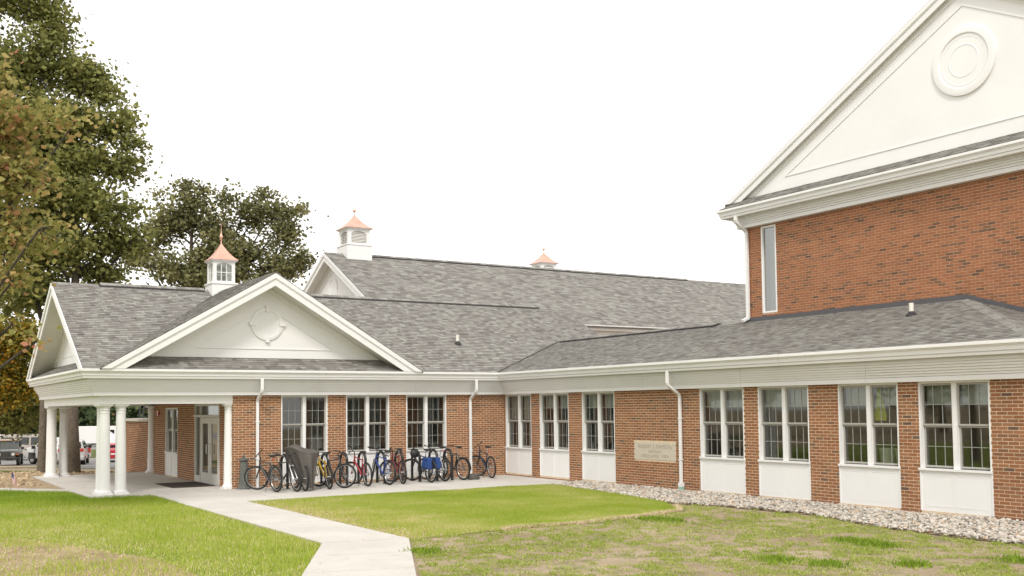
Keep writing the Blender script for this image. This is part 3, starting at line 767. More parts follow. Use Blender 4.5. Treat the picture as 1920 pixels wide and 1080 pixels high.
def backing(parent, origin, u, n, u0, u1, z0, z1, holes, mat='mortar', th=.2, name='wall'):
    O, u, n = Vector(origin), Vector(u), Vector(n); zv = Vector((0, 0, 1)); mb = MB()
    us = sorted({u0, u1} | {h[0] for h in holes} | {h[1] for h in holes})
    us = [x for x in us if u0 <= x <= u1]
    for a, b in zip(us, us[1:]):
        zs_ = [(z0, z1)]
        for (ha, hb, hz0, hz1) in holes:
            if ha < (a+b)/2 < hb:
                nz = []
                for (q, r) in zs_:
                    if hz0 > q: nz.append((q, min(r, hz0)))
                    if hz1 < r: nz.append((max(q, hz1), r))
                zs_ = nz
        for (q, r) in zs_:
            if r-q < .002: continue
            p = [O+u*x+zv*z+n*d for d in (-.005, -th) for x, z in ((a, q), (b, q), (b, r), (a, r))]
            mb.add(p, [(0, 1, 2, 3), (7, 6, 5, 4), (0, 4, 5, 1), (1, 5, 6, 2), (2, 6, 7, 3), (3, 7, 4, 0)])
    return mb.build(name, mat, parent)
def downspout(parent, x, y, nx, ny, ztop=3.27, zframe=2.78, zbot=.03, zoff=0, boot=False, w=.085, kick=False, off0=.50):
    """from the gutter, down in front of the frieze, offset back to the wall, down to the ground"""
    n = Vector((nx, ny, 0)); t = Vector((-ny, nx, 0)); P0 = Vector((x, y, 0))
    pts = [(off0, ztop), (off0, zframe+.18), (off0-.02, zframe+.12), (.10, zframe-.12), (.07, zframe-.20), (.07, zbot)]
    if kick: pts += [(.085, zbot-.04), (.30, zbot-.12)]
    sh = MB(); rings = []
    for i, (o, z) in enumerate(pts):
        a = Vector(pts[max(i-1, 0)]); b = Vector(pts[min(i+1, len(pts)-1)]); d = (b-a).normalized(); pr = Vector((-d.y, d.x))
        c = P0+n*o+Vector((0, 0, z+zoff)); q = n*pr.x+Vector((0, 0, pr.y))
        rings.append([c+t*(w/2)+q*(w*.38), c-t*(w/2)+q*(w*.38), c-t*(w/2)-q*(w*.38), c+t*(w/2)-q*(w*.38)])
    vs = [v for r in rings for v in r]; fs = [(0, 1, 2, 3)]
    for i in range(len(rings)-1):
        for k in range(4): fs.append((i*4+k, i*4+(k+1) % 4, (i+1)*4+(k+1) % 4, (i+1)*4+k))
    e = (len(rings)-1)*4; fs.append((e+3, e+2, e+1, e))
    o = sh.add(vs, fs).build('downspout', 'trim_white', parent, bevel=.008)
    for z in (2.0, .9):
        if z+zoff > zbot+.1 and not kick:
            c = P0+n*.07+Vector((0, 0, z+zoff)); a = c-t*(w/2+.02)-n*.045; b = c+t*(w/2+.02)+n*.04
            MB().box(a-Vector((0, 0, .012)), b+Vector((0, 0, .012))).build('strap', 'trim_white', o)
    if boot:
        c = P0+n*.07; MB().box(c-t*.06-n*.05+Vector((0, 0, .0)), c+t*.062+n*.052+Vector((0, 0, .17))).build('drain_boot', 'green_boot', o)
        MB().box(c-t*.065-n*.055+Vector((0, 0, .172)), c+t*.065+n*.055+Vector((0, 0, .28))).build('boot_collar', 'trim_white', o)
    return o

# ================================================================== ENTRANCE WING
YA, XB, XC = 30.11, 18.68, 9.2
EW = empty('entrance_wing', (14, 35, 0), 'single storey brick wing with white columned portico, front gable and grey shingle roof', 'building')
AW = [(10.69, 12.19), (12.81, 14.31), (14.92, 16.41)]
holesA = [(a, b, .12, 2.8) for a, b in AW]
wA = backing(EW, (0, YA, 0), (1, 0, 0), (0, -1, 0), XC, XB+.2, 0, 2.83, holesA)
brick_field(wA, (0, YA, 0), (1, 0, 0), (0, -1, 0), XC, XB, 0, 2.8, holesA, singles=190)
for a, b in AW: window_unit(EW, (0, YA, 0), (1, 0, 0), (0, -1, 0), a, b)
# end wall under the portico, facing left: u runs along +y
DOOR = (31.42, 34.2); CW = (36.44, 38.17)
holesC = [(DOOR[0], DOOR[1], -.1, 2.57), (CW[0], CW[1], .06, 2.47)]
wC = backing(EW, (XC, 0, 0), (0, 1, 0), (-1, 0, 0), YA+.22, 40.45, 0, 2.6, holesC)
brick_field(wC, (XC, 0, 0), (0, 1, 0), (-1, 0, 0), YA+.03, 40.45, 0, 2.6, holesC, singles=110)
window_unit(EW, (XC, 0, 0), (0, 1, 0), (-1, 0, 0), CW[0], CW[1], .9, 2.47, zpanel=.06)
# back and far end
MB().box((XC, 40.25, -.5), (24.6, 40.44, 3.3)).build('rear_wall', 'brick_tan', EW)
MB().box((24.4, 30.3, 0), (24.6, 40.2, 3.3)).build('end_wall', 'brick_tan', EW)
# rooms behind glass
def room(parent, a, b, name='room_interior'):
    x0, y0, z0 = a; x1, y1, z1 = b; mb = MB()
    mb.box((x0, y0, z0), (x1, y1, z0+.02)); mb.box((x0, y0, z1-.02), (x1, y1, z1)); return mb.build(name, 'room_wall', parent)
room(EW, (XC+.3, YA+.22, .0), (24.3, 34.6, 2.86))
MB().box((XC+.3, 34.6, 0), (24.3, 34.7, 2.86)).build('inner_wall', 'room_wall', EW)
MB().box((XC+.25, YA+.22, 0.03), (XC+.3, 31.2, 2.83)).build('inner_wall', 'room_wall', EW)
for (x, y) in ((13.4, 32.0), (15.6, 31.6)):
    MB().lathe((x, y, 2.80), [(.09, 0), (.09, .03)], 16).build('ceiling_lamp', 'lamp_glow', EW)
# portico: beam, ceiling, columns
BZ0, BZ1 = 2.56, 2.80
MB().box((5.47, YA, BZ0), (XC, YA+.3, BZ1-.002)).build('portico_beam', 'trim_white', EW)
MB().box((5.47, YA+.302, BZ0), (5.77, 40.2, BZ1-.002)).build('portico_beam', 'trim_white', EW)
MB().box((5.47, 40.202, BZ0), (XC-.002, 40.5, BZ1-.002)).build('portico_beam', 'trim_white', EW)
MB().box((5.772, YA+.302, 2.70), (XC-.002, 40.198, 2.74)).build('portico_ceiling', 'soffit_white', EW)
def column(x, y, z0=.035, z1=BZ0, r0=.155, r1=.128):
    e = empty('column', (x-EW.location.x, y-EW.location.y, 0)); e.parent = EW
    prof = [(r0, z0+.13), (r0*1.0, z0+.3)]
    for t in (.35, .55, .75, .9, 1): prof.append((r0+(r1-r0)*t, z0+.13+(z1-z0-.30)*t))
    MB().lathe((x, y, 0), prof, 28).build('shaft', 'trim_white', e, smooth=True)
    MB().box((x-.20, y-.20, z0), (x+.20, y+.20, z0+.055)).lathe((x, y, 0), [(.195, z0+.056), (.20, z0+.075), (.19, z0+.10), (.168, z0+.112), (.16, z0+.13)], 28).build('base', 'trim_white', e, smooth=True)
    MB().lathe((x, y, 0), [(r1, z1-.17), (r1+.018, z1-.16), (r1+.018, z1-.145), (r1, z1-.135), (r1+.002, z1-.10), (r1+.03, z1-.085), (r1+.055, z1-.05)], 28).box((x-.19, y-.19, z1-.05), (x+.19, y+.19, z1-.001)).build('capital', 'trim_white', e, smooth=True)
    MB().torus((x, y, z1-.24), (0, 0, 1), r1+.004, .010, 28, 6).build('astragal', 'trim_white', e, smooth=True)
    return e
for c_ in ((5.66, 30.34), (5.66, 30.77), (6.09, 30.34), (5.66, 40.25), (5.66, 39.82), (6.09, 40.25), (9.16, 30.33), (9.16, 40.05)): column(*c_)
# cornice, left side and front
for i in (0, 1): cornice(PATH, i, EW)
run([(24.6, 40.44), (5.47, 40.5)], 0, GUT, 'gutter', 'trim_white', EW)
# roof
ZE, MA, YR, ZR = 3.53, .517, 35.3, 6.50
YE = 29.55; XL, XR = 4.95, 24.85
GZ, GM, GX = 6.47, .593, 10.30
zA = lambda y: ZE+MA*(y-YE)
roofA = deck('roof', [(XL, YE, ZE), (XR, YE, ZE), (XR, YR, ZR), (XL, YR, ZR)], EW)
deck('roof_rear', [(XL, YR, ZR), (XR, YR, ZR), (XR, 41.05, ZE), (XL, 41.05, ZE)], EW)
shingle_field(roofA, (0, YE), (1, 0), (0, 1), MA, ZE, [
    [(XL, 0), (5.5, 0), (GX, YR-YE), (XL, YR-YE)],
    [(5.2, 0), (15.4, 0), (14.3, .78), (6.3, .78)],
    [(15.1, 0), (18.1, 0), (22.3, 2.38), (12.95, 2.38)],
    [(12.95, 2.38), (XR, 2.38), (XR, YR-YE), (GX, YR-YE)]], singles=200)
caps(EW, (XL, YR, ZR), (XR, YR, ZR), vent=[(1.4, 4.8), (8.6, 18.6)])
gf = deck('gable_roof', [(GX-4.93, 29.5, GZ-GM*4.93), (GX, 29.5, GZ), (GX, YR, GZ)], EW)
gf2 = deck('gable_roof', [(GX+4.93, 29.5, GZ-GM*4.93), (GX, 29.5, GZ), (GX, YR, GZ)], EW)
shingle_field(gf, (GX-4.95, 29.5), (0, -1), (1, 0), GM, GZ-GM*4.95, [[(0, 0), (0, 4.95), (-5.75, 4.95)]], singles=60)
shingle_field(gf2, (GX+4.95, 29.5), (0, 1), (-1, 0), GM, GZ-GM*4.95, [[(0, 0), (5.75, 4.95), (0, 4.95)]], singles=0)
caps(EW, (GX, 29.5, GZ), (GX, YR-.3, GZ))
# front gable
g = Gable(29.5, 'y', -1, GX, GZ, GM)
gable_trim(g, EW, .78, 3.535, 3.93)
groove(g, EW, .78, .98, 4.22, .022, .022)
m_, c_, ax_ = medallion(g, EW, .78, 4.97, .50)
mk = MB()
for a in range(4):
    an = a*math.pi/2; d = Vector((math.cos(an), 0, math.sin(an))); t_ = Vector((-math.sin(an), 0, math.cos(an)))
    p = [c_+d*(.37)+t_*s*.045+Vector((0, o_, 0)) for o_ in (-.005, -.085) for s in (-1, 1)]
    q = [c_+d*(.56)+t_*s*.06+Vector((0, o_, 0)) for o_ in (-.005, -.085) for s in (-1, 1)]
    mk.add([p[0], p[1], q[1], q[0], p[2], p[3], q[3], q[2]], [(0, 1, 2, 3), (7, 6, 5, 4), (0, 4, 5, 1), (1, 5, 6, 2), (2, 6, 7, 3), (3, 7, 4, 0)])
mk.build('keystone', 'trim_panel', m_)
MB().box(c_+Vector((-.36, -.012, -.006)), c_+Vector((.36, -.0205, .006))).box(c_+Vector((-.006, -.012, -.36)), c_+Vector((.006, -.0205, .36))).build('cross_bar', 'trim_panel', m_)
# left gable
g = Gable(XL, 'x', -1, YR, ZR, MA)
gable_trim(g, EW, .72, 3.535, 3.93)
groove(g, EW, .72, .9, 4.2)
medallion(g, EW, .72, 4.85, .38)
pl = deck('pent_roof', [(XL, YE, ZE), (XL+.76, YE+.76, 3.93), (XL+.76, 41.05-.76, 3.93), (XL, 41.05, ZE)], EW)
shingle_field(pl, (XL-.05, 0), (0, -1), (1, 0), MA, ZE-.02, [[(-YE, 0), (-YE-.8, .8), (-40.2, .8), (-41.0, 0)]], singles=60)
# right gable (seen only from elsewhere)
g = Gable(24.75, 'x', 1, YR, ZR, MA); g.tri(.1, 0, -.1, 3.3, 'tympanum', 'trim_panel', EW)
# downspouts, vent pipe, lamp, strobe
downspout(EW, 9.93, YA, 0, -1); downspout(EW, 17.29, YA, 0, -1)
def vent(parent, x, y, z, h=.33, r=.055):
    o = MB().lathe((x, y, z), [(r, -.1), (r, h)], 20).build('vent_pipe', 'pipe_plastic', parent, smooth=True)
    MB().lathe((x, y, z), [(.16, -.06), (.13, .02), (.075, .07), (.062, .10)], 16).build('pipe_boot', 'ridge_vent_black', o, smooth=True)
vent(EW, 17.72, 31.65, zA(31.65))
MB().box((XC-.06, 39.05, 2.2), (XC-.002, 39.2, 2.36)).build('alarm_strobe', paint('alarm_red', (.45, .03, .02), .4), EW)
# door
def fbox(mb, y0, y1, z0, z1, d0, d1): return mb.box((XC+d0, y0, z0), (XC+d1, y1, z1))
df = MB(); y0, y1 = DOOR
for a, b, c, d in ((y0, y0+.07, 0, 2.57), (y1-.07, y1, 0, 2.57), (y0+.07, y1-.07, 2.50, 2.57), (y0+.07, y1-.07, 2.14, 2.22), (33.50, 33.56, 0, 2.14), (33.50, 33.56, 2.22, 2.5), (33.56, 34.13, 0, .25)): fbox(df, a, b, c, d, -.02, .10)
dfr = df.build('door_frame', 'door_paint', EW)
MB().box((XC-.06, y0-.03, 2.15), (XC-.021, y1+.03, 2.21)).build('transom_bar', 'door_paint', dfr)
for a, b, c, d in ((33.56, 34.13, .25, 2.14), (y0+.07, 33.50, 2.22, 2.5), (33.56, 34.13, 2.22, 2.5)):
    MB().add([(XC+.04, a, c), (XC+.04, b, c), (XC+.04, b, d), (XC+.04, a, d)], [(0, 1, 2, 3)]).build('transom_pane', 'glass_door', dfr, fix=False)
for (a, b, hy) in ((31.50, 32.49, 32.37), (32.50, 33.49, 32.63)):
    dl = MB()
    for p, q, r_, s_ in ((a, a+.16, .04, 2.13), (b-.16, b, .04, 2.13), (a+.16, b-.16, 1.94, 2.13), (a+.16, b-.16, .04, .38)): fbox(dl, p, q, r_, s_, -.005, .045)
    d_ = dl.build('door', 'door_paint', EW)
    MB().add([(XC+.02, a+.16, .38), (XC+.02, b-.16, .38), (XC+.02, b-.16, 1.94), (XC+.02, a+.16, 1.94)], [(0, 1, 2, 3)]).build('door_pane', 'glass_door', d_, fix=False)
    MB().tube([(XC-.004, hy, 1.0), (XC-.07, hy, 1.0), (XC-.07, hy, 1.28), (XC-.004, hy, 1.28)], .013, 8).build('pull_handle', 'steel', d_)
MB().box((XC-.03, y0, .036), (XC+.1, y1, .055)).build('threshold', 'steel', EW)
# cupola
def cupola(parent, x, y, zr, m, w, zbase, zbody, zeave, zapex, ztip, along='x', louvre=True):
    """base straddles a ridge at height zr running along x"""
    e = empty('cupola', Vector((x, y, zr))-parent.location); e.parent = parent
    h = w*.57
    MB().box((x-h, y-h, zr-m*h-.35), (x+h, y+h, zbase-.05)).build('base', 'trim_white', e)
    MB().box((x-h-.03, y-h-.03, zbase-.05), (x+h+.03, y+h+.03, zbase)).build('base_moulding', 'trim_white', e)
    b = w/2; t = b*.30; zt = zeave-.10*w; zo = zbody
    mb = MB()
    for sx in (-1, 1):
        for sy in (-1, 1): mb.box((x+sx*b, y+sy*b, zbase), (x+sx*(b-t), y+sy*(b-t), zt))
    mb.box((x-b+.002, y-b+.002, zt), (x+b-.002, y+b-.002, zeave-.03))
    mb.box((x-b+t, y-b+.01, zbase), (x+b-t, y+b-.01, zbase+.06)).box((x-b+.01, y-b+t, zbase+.002), (x+b-.01, y+b-t, zbase+.058))
    mb.build('body', 'trim_white', e)
    # arched heads, four sides
    iw = b-t; rise = iw*.35; ztop = zt; N = 8
    for ang in range(4):
        rm = Matrix.Rotation(ang*math.pi/2, 3, 'Z'); ar = MB()
        for k in range(N):
            a0, a1 = -iw+2*iw*k/N, -iw+2*iw*(k+1)/N
            f_ = lambda q: ztop-.02-rise*(q/iw)**2
            p = [(a0, -b+.012, f_(a0)), (a1, -b+.012, f_(a1)), (a1, -b+.012, ztop), (a0, -b+.012, ztop)]
            p = [Vector(v) for v in p]; p = p+[v+Vector((0, .05, 0)) for v in p]
            ar.add([rm @ Vector((v.x, v.y, 0))+Vector((x, y, v.z)) for v in p], [(0, 1, 2, 3), (7, 6, 5, 4), (0, 4, 5, 1), (1, 5, 6, 2), (2, 6, 7, 3), (3, 7, 4, 0)])
        ar.build('arch_head', 'trim_white', e)
    if louvre:
        lv = MB(); n = 9
        for ang in range(4):
            rm = Matrix.Rotation(ang*math.pi/2, 3, 'Z')
            for k in range(n):
                z0 = zbase+.06+(zt-zbase-.06)*k/n; dz = (zt-zbase-.06)/n
                p = [Vector((-iw, -b+.03, z0)), Vector((iw, -b+.03, z0)), Vector((iw, -b+.10, z0+dz*1.15)), Vector((-iw, -b+.10, z0+dz*1.15))]
                p = p+[v+Vector((0, .012, 0)) for v in p]
                lv.add([rm @ Vector((v.x, v.y, 0))+Vector((x, y, v.z)) for v in p], [(0, 1, 2, 3), (7, 6, 5, 4), (0, 4, 5, 1), (1, 5, 6, 2), (2, 6, 7, 3), (3, 7, 4, 0)])
        lv.build('louvres', 'soffit_white', e)
    else:
        mu = MB(); gl = MB()
        for ang in range(4):
            rm = Matrix.Rotation(ang*math.pi/2, 3, 'Z'); tf = lambda v: rm @ Vector((v[0], v[1], 0))+Vector((x, y, v[2]))
            for q in (-iw/3, iw/3):
                p = [(q-.012, -b+.03, zbase), (q+.012, -b+.03, zbase), (q+.012, -b+.03, zt), (q-.012, -b+.03, zt)]; p = p+[(v[0], v[1]+.02, v[2]) for v in p]
                mu.add([tf(v) for v in p], [(0, 1, 2, 3), (7, 6, 5, 4), (0, 4, 5, 1), (1, 5, 6, 2), (2, 6, 7, 3), (3, 7, 4, 0)])
            zc = zbase+(zt-zbase)*.5
            p = [(-iw, -b+.031, zc-.012), (iw, -b+.031, zc-.012), (iw, -b+.031, zc+.012), (-iw, -b+.031, zc+.012)]; p = p+[(v[0], v[1]+.018, v[2]) for v in p]
            mu.add([tf(v) for v in p], [(0, 1, 2, 3), (7, 6, 5, 4), (0, 4, 5, 1), (1, 5, 6, 2), (2, 6, 7, 3), (3, 7, 4, 0)])
            gl.add([tf(v) for v in ((-iw, -b+.04, zbase), (iw, -b+.04, zbase), (iw, -b+.04, zt), (-iw, -b+.04, zt))], [(0, 1, 2, 3)])
        mu.build('glazing_bars', 'trim_white', e); gl.build('panes', 'glass', e, fix=False)
    ev = w*.63
    MB().box((x-ev*.86, y-ev*.86, zeave-.07), (x+ev*.86, y+ev*.86, zeave-.035)).box((x-ev*.95, y-ev*.95, zeave-.034), (x+ev*.95, y+ev*.95, zeave-.002)).build('eave', 'trim_white', e)
    vs = []; fs = []; prof = [(1, 0), (1, .018)]+[(1-t_, .018+.98*(t_**1.75*.62+t_*.38)) for t_ in (.12, .25, .38, .52, .66, .8, .9, .965)]
    for (r_, t_) in prof:
        z = zeave+(zapex-zeave)*t_; q = ev*r_
        vs += [(x-q, y-q, z), (x+q, y-q, z), (x+q, y+q, z), (x-q, y+q, z)]
    for i in range(len(prof)-1):
        for k in range(4): fs.append((i*4+k, i*4+(k+1) % 4, (i+1)*4+(k+1) % 4, (i+1)*4+k))
    fs += [(3, 2, 1, 0), tuple((len(prof)-1)*4+k for k in range(4))]
    MB().add(vs, fs).build('copper_roof', 'copper', e)
    hh = ztip-zapex; r_ = w*.055
    MB().lathe((x, y, zapex), [(r_*.6, -.05), (r_*.45, .05*hh), (r_*.3, .12*hh), (r_*.5, .2*hh), (r_*1.5, .30*hh), (r_*1.5, .34*hh), (r_*.5, .46*hh), (r_*.22, .56*hh), (r_*.14, .98*hh), (.004, hh)], 14).build('finial', 'copper', e, smooth=True)
    return e
cupola(EW, 10.34, 35.2, 6.48, .55, .75, 6.74, 6.8, 7.53, 8.17, 8.85, louvre=False)

# ================================================================== CLASSROOM WING (runs towards the camera)
CWg = empty('classroom_wing', (19, 20, 0), 'long low brick wing with seven paired windows over white panels, receding from the right edge', 'building')
BW = [(28.41, 30.02), (26.27, 27.9), (23.93, 25.56), (18.67, 20.28), (16.57, 18.18), (14.11, 15.71), (11.99, 13.61)]
holesB = [(a, b, .12, 2.8) for a, b in BW]
wB = backing(CWg, (XB, 0, 0), (0, 1, 0), (-1, 0, 0), 11.2, YA, -.1, 2.83, holesB)
PLQ = (21.26, 23.02, .84, 1.32)
brick_field(wB, (XB, 0, 0), (0, 1, 0), (-1, 0, 0), 11.2, YA-.002, -.07, 2.8, holesB+[(PLQ[0]-.005, PLQ[1]+.005, PLQ[2]-.003, PLQ[3]+.006)], singles=300)
SH = [(.80, .80), (.45, .45), (.45, .45), (.46, .46), (.46, .46), (.44, .44), (.44, .44)]
for (a, b), sh_ in zip(BW, SH): window_unit(CWg, (XB, 0, 0), (0, 1, 0), (-1, 0, 0), a, b, shade=sh_)
wE = backing(CWg, (0, 11.2, 0), (1, 0, 0), (0, -1, 0), XB+.01, 22.29, -.1, 2.83, [])
brick_field(wE, (0, 11.2, 0), (1, 0, 0), (0, -1, 0), XB, 22.29, -.07, 2.8, [], singles=0)
room(CWg, (XB+.22, 11.4, 0), (22.2, 30.0, 2.86))
MB().box((21.4, 11.4, 0.02), (21.5, 30.0, 2.84)).build('inner_wall', 'room_wall', CWg)
for y in (20.7, 26.0): MB().box((XB+.22, y, 0.02), (21.4, y+.1, 2.84)).build('inner_wall', 'room_wall', CWg)
for i in (2, 3): cornice(PATH, i, CWg)
XE, YEb, MB_, ZT = 18.1, 10.62, .308, 0
ZB0 = 3.53; XT = 22.3; ZBT = ZB0+MB_*(XT-XE)
roofB = deck('roof', [(XE, YEb, ZB0), (XT, YEb+XT-XE, ZBT), (XT, 31.93, ZBT), (XE, 29.55, ZB0)], CWg)
shingle_field(roofB, (XE, 0), (0, -1), (1, 0), MB_, ZB0, [[(-YEb, 0), (-YEb-(XT-XE), XT-XE), (-31.93, XT-XE), (-29.55, 0)]], singles=240)
rb2 = deck('hip_roof', [(XE, YEb, ZB0), (XT, YEb, ZB0), (XT, YEb+XT-XE, ZBT)], CWg)
shingle_field(rb2, (0, YEb), (1, 0), (0, 1), MB_, ZB0, [[(XE, 0), (XT, 0), (XT, XT-XE)]], singles=60)
deck('roof_rear', [(XT, 22.1, ZBT), (XT, 31.93, ZBT), (26.4, 29.55, ZB0), (26.4, 22.1, ZB0)], CWg)
MB().box((26.0, 22.2, 0), (26.2, 30, 3.5)).build('rear_wall', 'brick_tan', CWg)
caps(CWg, (XE+.05, YEb+.05, ZB0+.01), (XT-.05, YEb+XT-XE-.05, ZBT-.01), m=.22)
MB().tube([(XE+.02, 29.56, ZB0+.02), (XT, 31.93, ZBT+.02)], .022, 6).build('valley_strip', 'ridge_vent_black', CWg)
caps(CWg, (XT, 22.3, ZBT), (XT, 31.9, ZBT), vent=[(.9, 9.3)], m=.30)
vent(CWg, 21.05, 15.45, ZB0+MB_*(21.05-XE), h=.30)
downspout(CWg, XB, 20.98, -1, 0, boot=True)
# carved stone
plq = MB().box((XB-.004, PLQ[0], PLQ[2]), (XB+.1, PLQ[1], PLQ[3])).build('stone_plaque', 'limestone', CWg, label='pale limestone tablet with three carved lines set in the brickwork')
def text_mesh(body, size, center, zrot, mat, parent, name='lettering', depth=.001, squeeze=1):
    cu = bpy.data.curves.new(name, 'FONT'); cu.body = body; cu.size = size; cu.align_x = 'CENTER'; cu.align_y = 'CENTER'; cu.extrude = depth; cu.space_character = 1.1
    to = bpy.data.objects.new(name, cu); C.objects.link(to); dg = bpy.context.evaluated_depsgraph_get(); dg.update()
    me = bpy.data.meshes.new_from_object(to.evaluated_get(dg)); bpy.data.objects.remove(to)
    M_ = Matrix.Rotation(zrot, 4, 'Z') @ Matrix.Rotation(R(90), 4, 'X') @ Matrix.Diagonal((squeeze, 1, 1, 1)); me.transform(M_)
    me.materials.clear(); o = link(name, me, mat, parent); o.location = Vector(center)-rootloc(parent); return o
yc = (PLQ[0]+PLQ[1])/2
text_mesh('ROBERT J. SIMPSON', .135, (XB-.0055, yc, 1.205), R(-90), 'limestone_cut', plq, squeeze=1.1)
text_mesh('RESIDENCE', .095, (XB-.0055, yc, 1.07), R(-90), 'limestone_cut', plq, squeeze=1.05)
text_mesh('DEDICATED  1974', .125, (XB-.0055, yc, .94), R(-90), 'limestone_cut', plq, squeeze=1.05)

# ================================================================== TALL HALL
TH = empty('tall_hall', (26, 14.7, 0), 'tall orange brick hall with a large white pediment and round medallion, at the right', 'building')
YT0, YT1 = 7.28, 22.08; UC = 14.68
TWn = (20.85, 21.43, 5.04, 7.6)
wT = backing(TH, (XT, 0, 0), (0, 1, 0), (-1, 0, 0), YT0, YT1, 0, 7.66, [TWn], 'mortar_orange')
brick_field(wT, (XT, 0, 0), (0, 1, 0), (-1, 0, 0), YT0, YT1, 3.6, 7.64, [TWn], 'brick_orange', singles=300)
MB().box((XT+.2, YT0+.0, 0), (45, YT0+.2, 7.66)).build('side_wall', 'brick_orange', TH)
MB().box((XT+.2, YT1-.2, 0), (45, YT1-.0, 7.66)).build('side_wall', 'brick_orange', TH)
def tall_window():
    a, b, c, d = TWn; f_ = MB(); w = .05
    for (p, q, r_, s_) in ((a, a+w, c, d), (b-w, b, c, d), (a+w, b-w, c, c+w), (a+w, b-w, d-w, d)): f_.box((XT-.003, p, r_), (XT+.12, q, s_))
    o = f_.build('window_frame', 'trim_white', TH)
    MB().add([(XT+.06, a+w, c+w), (XT+.06, b-w, c+w), (XT+.06, b-w, d-w), (XT+.06, a+w, d-w)], [(0, 1, 2, 3)]).build('glass_pane', 'glass_tall', o, fix=False)
    MB().box((XT+.35, b-.2, c), (XT+.38, b, d)).build('curtain', 'shade_cloth', o)
tall_window()
PT = [(45, YT1), (XT, YT1), (XT, YT0), (45, YT0)]
def runT(prof_list, i): pass
PT2 = [(45, YT1), (XT, YT1), (XT, YT0), (45, YT0)]
# path direction must keep outward on the right-hand side
PTT = [(45, YT1), (XT, YT1), (XT, YT0), (45, YT0)]
ZO = 8.22-3.53
tier_T = tiers(7.64-ZO, 3.285)
def out_sign(path):
    p, q = Vector(path[1]), Vector(path[2]); d = (q-p).normalized(); return Vector((d.y, -d.x))
assert out_sign(PTT).x < 0
for i in (0, 1, 2):
    for nm, pr in tier_T: run(PTT, i, pr, nm, 'trim_white', TH, ZO, 3.66)
    run(PTT, i, GUT, 'gutter', 'trim_white', TH, ZO, 6.1)
TZR, TM = 12.73, .531
g = Gable(22.13, 'x', -1, UC, TZR, TM)
gable_trim(g, TH, .16, 8.46, 8.52, .88)
groove(g, TH, .16, .75, 8.93, .025, .02)
m_, c_, ax_ = medallion(g, TH, .16, 10.6, .84)
MB().lathe(c_, [(.42, .002), (.42, .035), (.38, .045), (.36, .02)], 48, ax_).build('centre_boss', 'trim_panel', m_, smooth=True)
pt = deck('pent_roof', [(21.72, YT0-.5, 8.23), (22.27, YT0, 8.52), (22.27, YT1, 8.52), (21.72, YT1+.5, 8.23)], TH)
shingle_field(pt, (21.72, 0), (0, -1), (1, 0), .53, 8.235, [[(-YT0+.5, 0), (-YT0, .55), (-YT1, .55), (-YT1-.5, 0)]], singles=0)
for sg in (1, -1):
    hw = (TZR-8.47)/TM
    deck('roof', [(22.1, UC, TZR), (45, UC, TZR), (45, UC+sg*hw, 8.47), (22.1, UC+sg*hw, 8.47)], TH, 'shingle')
downspout(TH, XT, 21.95, -1, 0, ztop=3.27, zframe=2.78+.2, zbot=4.95-ZO+.02, zoff=ZO, kick=True, w=.10)
# step flashing where the low roof meets the wall
fl = MB(); z0_ = ZBT+.02
fl.prism([(XT-.012, YEb+XT-XE, z0_-.06), (XT-.012, YEb+XT-XE, z0_+.10), (XT-.012, 22.1, z0_+.10), (XT-.012, 22.1, z0_-.06)], (-.045, 0, 0))
fl.prism([(XT-.012, YEb+XT-XE-.002, z0_-.06), (XT-.012, YEb+XT-XE-.002, z0_+.10), (XT-.012, YEb, ZB0+.12), (XT-.012, YEb, ZB0-.04)], (-.045, 0, 0))
fl.build('flashing', 'flashing_grey', TH)

# ================================================================== REAR HALL
RH = empty('rear_hall', (40, 48, -3), 'long rear hall with wide grey shingle roof, white gable end and cupola', 'building')
RX0, RY, RZ, RM, RYE = 19.3, 48.1, 10.22, .542, 41.0
RZE = RZ-RM*(RY-RYE)
roofR = deck('roof', [(RX0, RYE, RZE), (66, RYE, RZE), (66, RY, RZ), (RX0, RY, RZ)], RH)
shingle_field(roofR, (0, RYE), (1, 0), (0, 1), RM, RZE, [[(RX0, 0), (56, 0), (56, RY-RYE), (RX0, RY-RYE)]], singles=0, wmin=.2, wmax=.45, expo=.17)
deck('roof_rear', [(RX0, RY, RZ), (66, RY, RZ), (66, 2*RY-RYE, RZE), (RX0, 2*RY-RYE, RZE)], RH, 'shingle')
caps(RH, (RX0, RY, RZ), (66, RY, RZ), w=.2, step=.3, vent=[(2.4, 24)])
MB().box((RX0+.6, RYE+.6, -3), (65.5, RYE+.8, RZE-.3)).build('wall', 'brick_tan', RH)
MB().box((RX0+.6, RYE+.8, -3), (RX0+.8, 2*RY-RYE-.6, RZE-.3)).build('wall', 'brick_tan', RH)
MB().box((RX0+.6, 2*RY-RYE-.8, -3), (65.5, 2*RY-RYE-.6, RZE-.3)).build('wall', 'brick_tan', RH)
PR = [(19.9, 2*RY-RYE-.6), (19.9, RYE+.6), (65.5, RYE+.6)]
for i in (0, 1):
    for nm, pr in tiers(2.80, 3.285): run(PR, i, pr, nm, 'trim_white', RH, RZE-3.47)
    run(PR, i, GUT, 'gutter', 'trim_white', RH, RZE-3.47)
g = Gable(RX0, 'x', -1, RY, RZ, RM)
gable_trim(g, RH, .5, RZE, RZE+.2, 1.1); groove(g, RH, .5, .95, RZE+.6)
o_, cc, ax_ = medallion(g, RH, .5, 8.45, .55)
for ya_ in (-.55, .36): MB().box((RX0+.44, RY+ya_, 7.2), (RX0+.5, RY+ya_+.19, 8.45)).build('arch_jamb', 'trim_panel', RH)
cupola(RH, 20.95, 48.1, 10.22, .54, 1.18, 10.66, 10.7, 11.50, 12.27, 12.95)

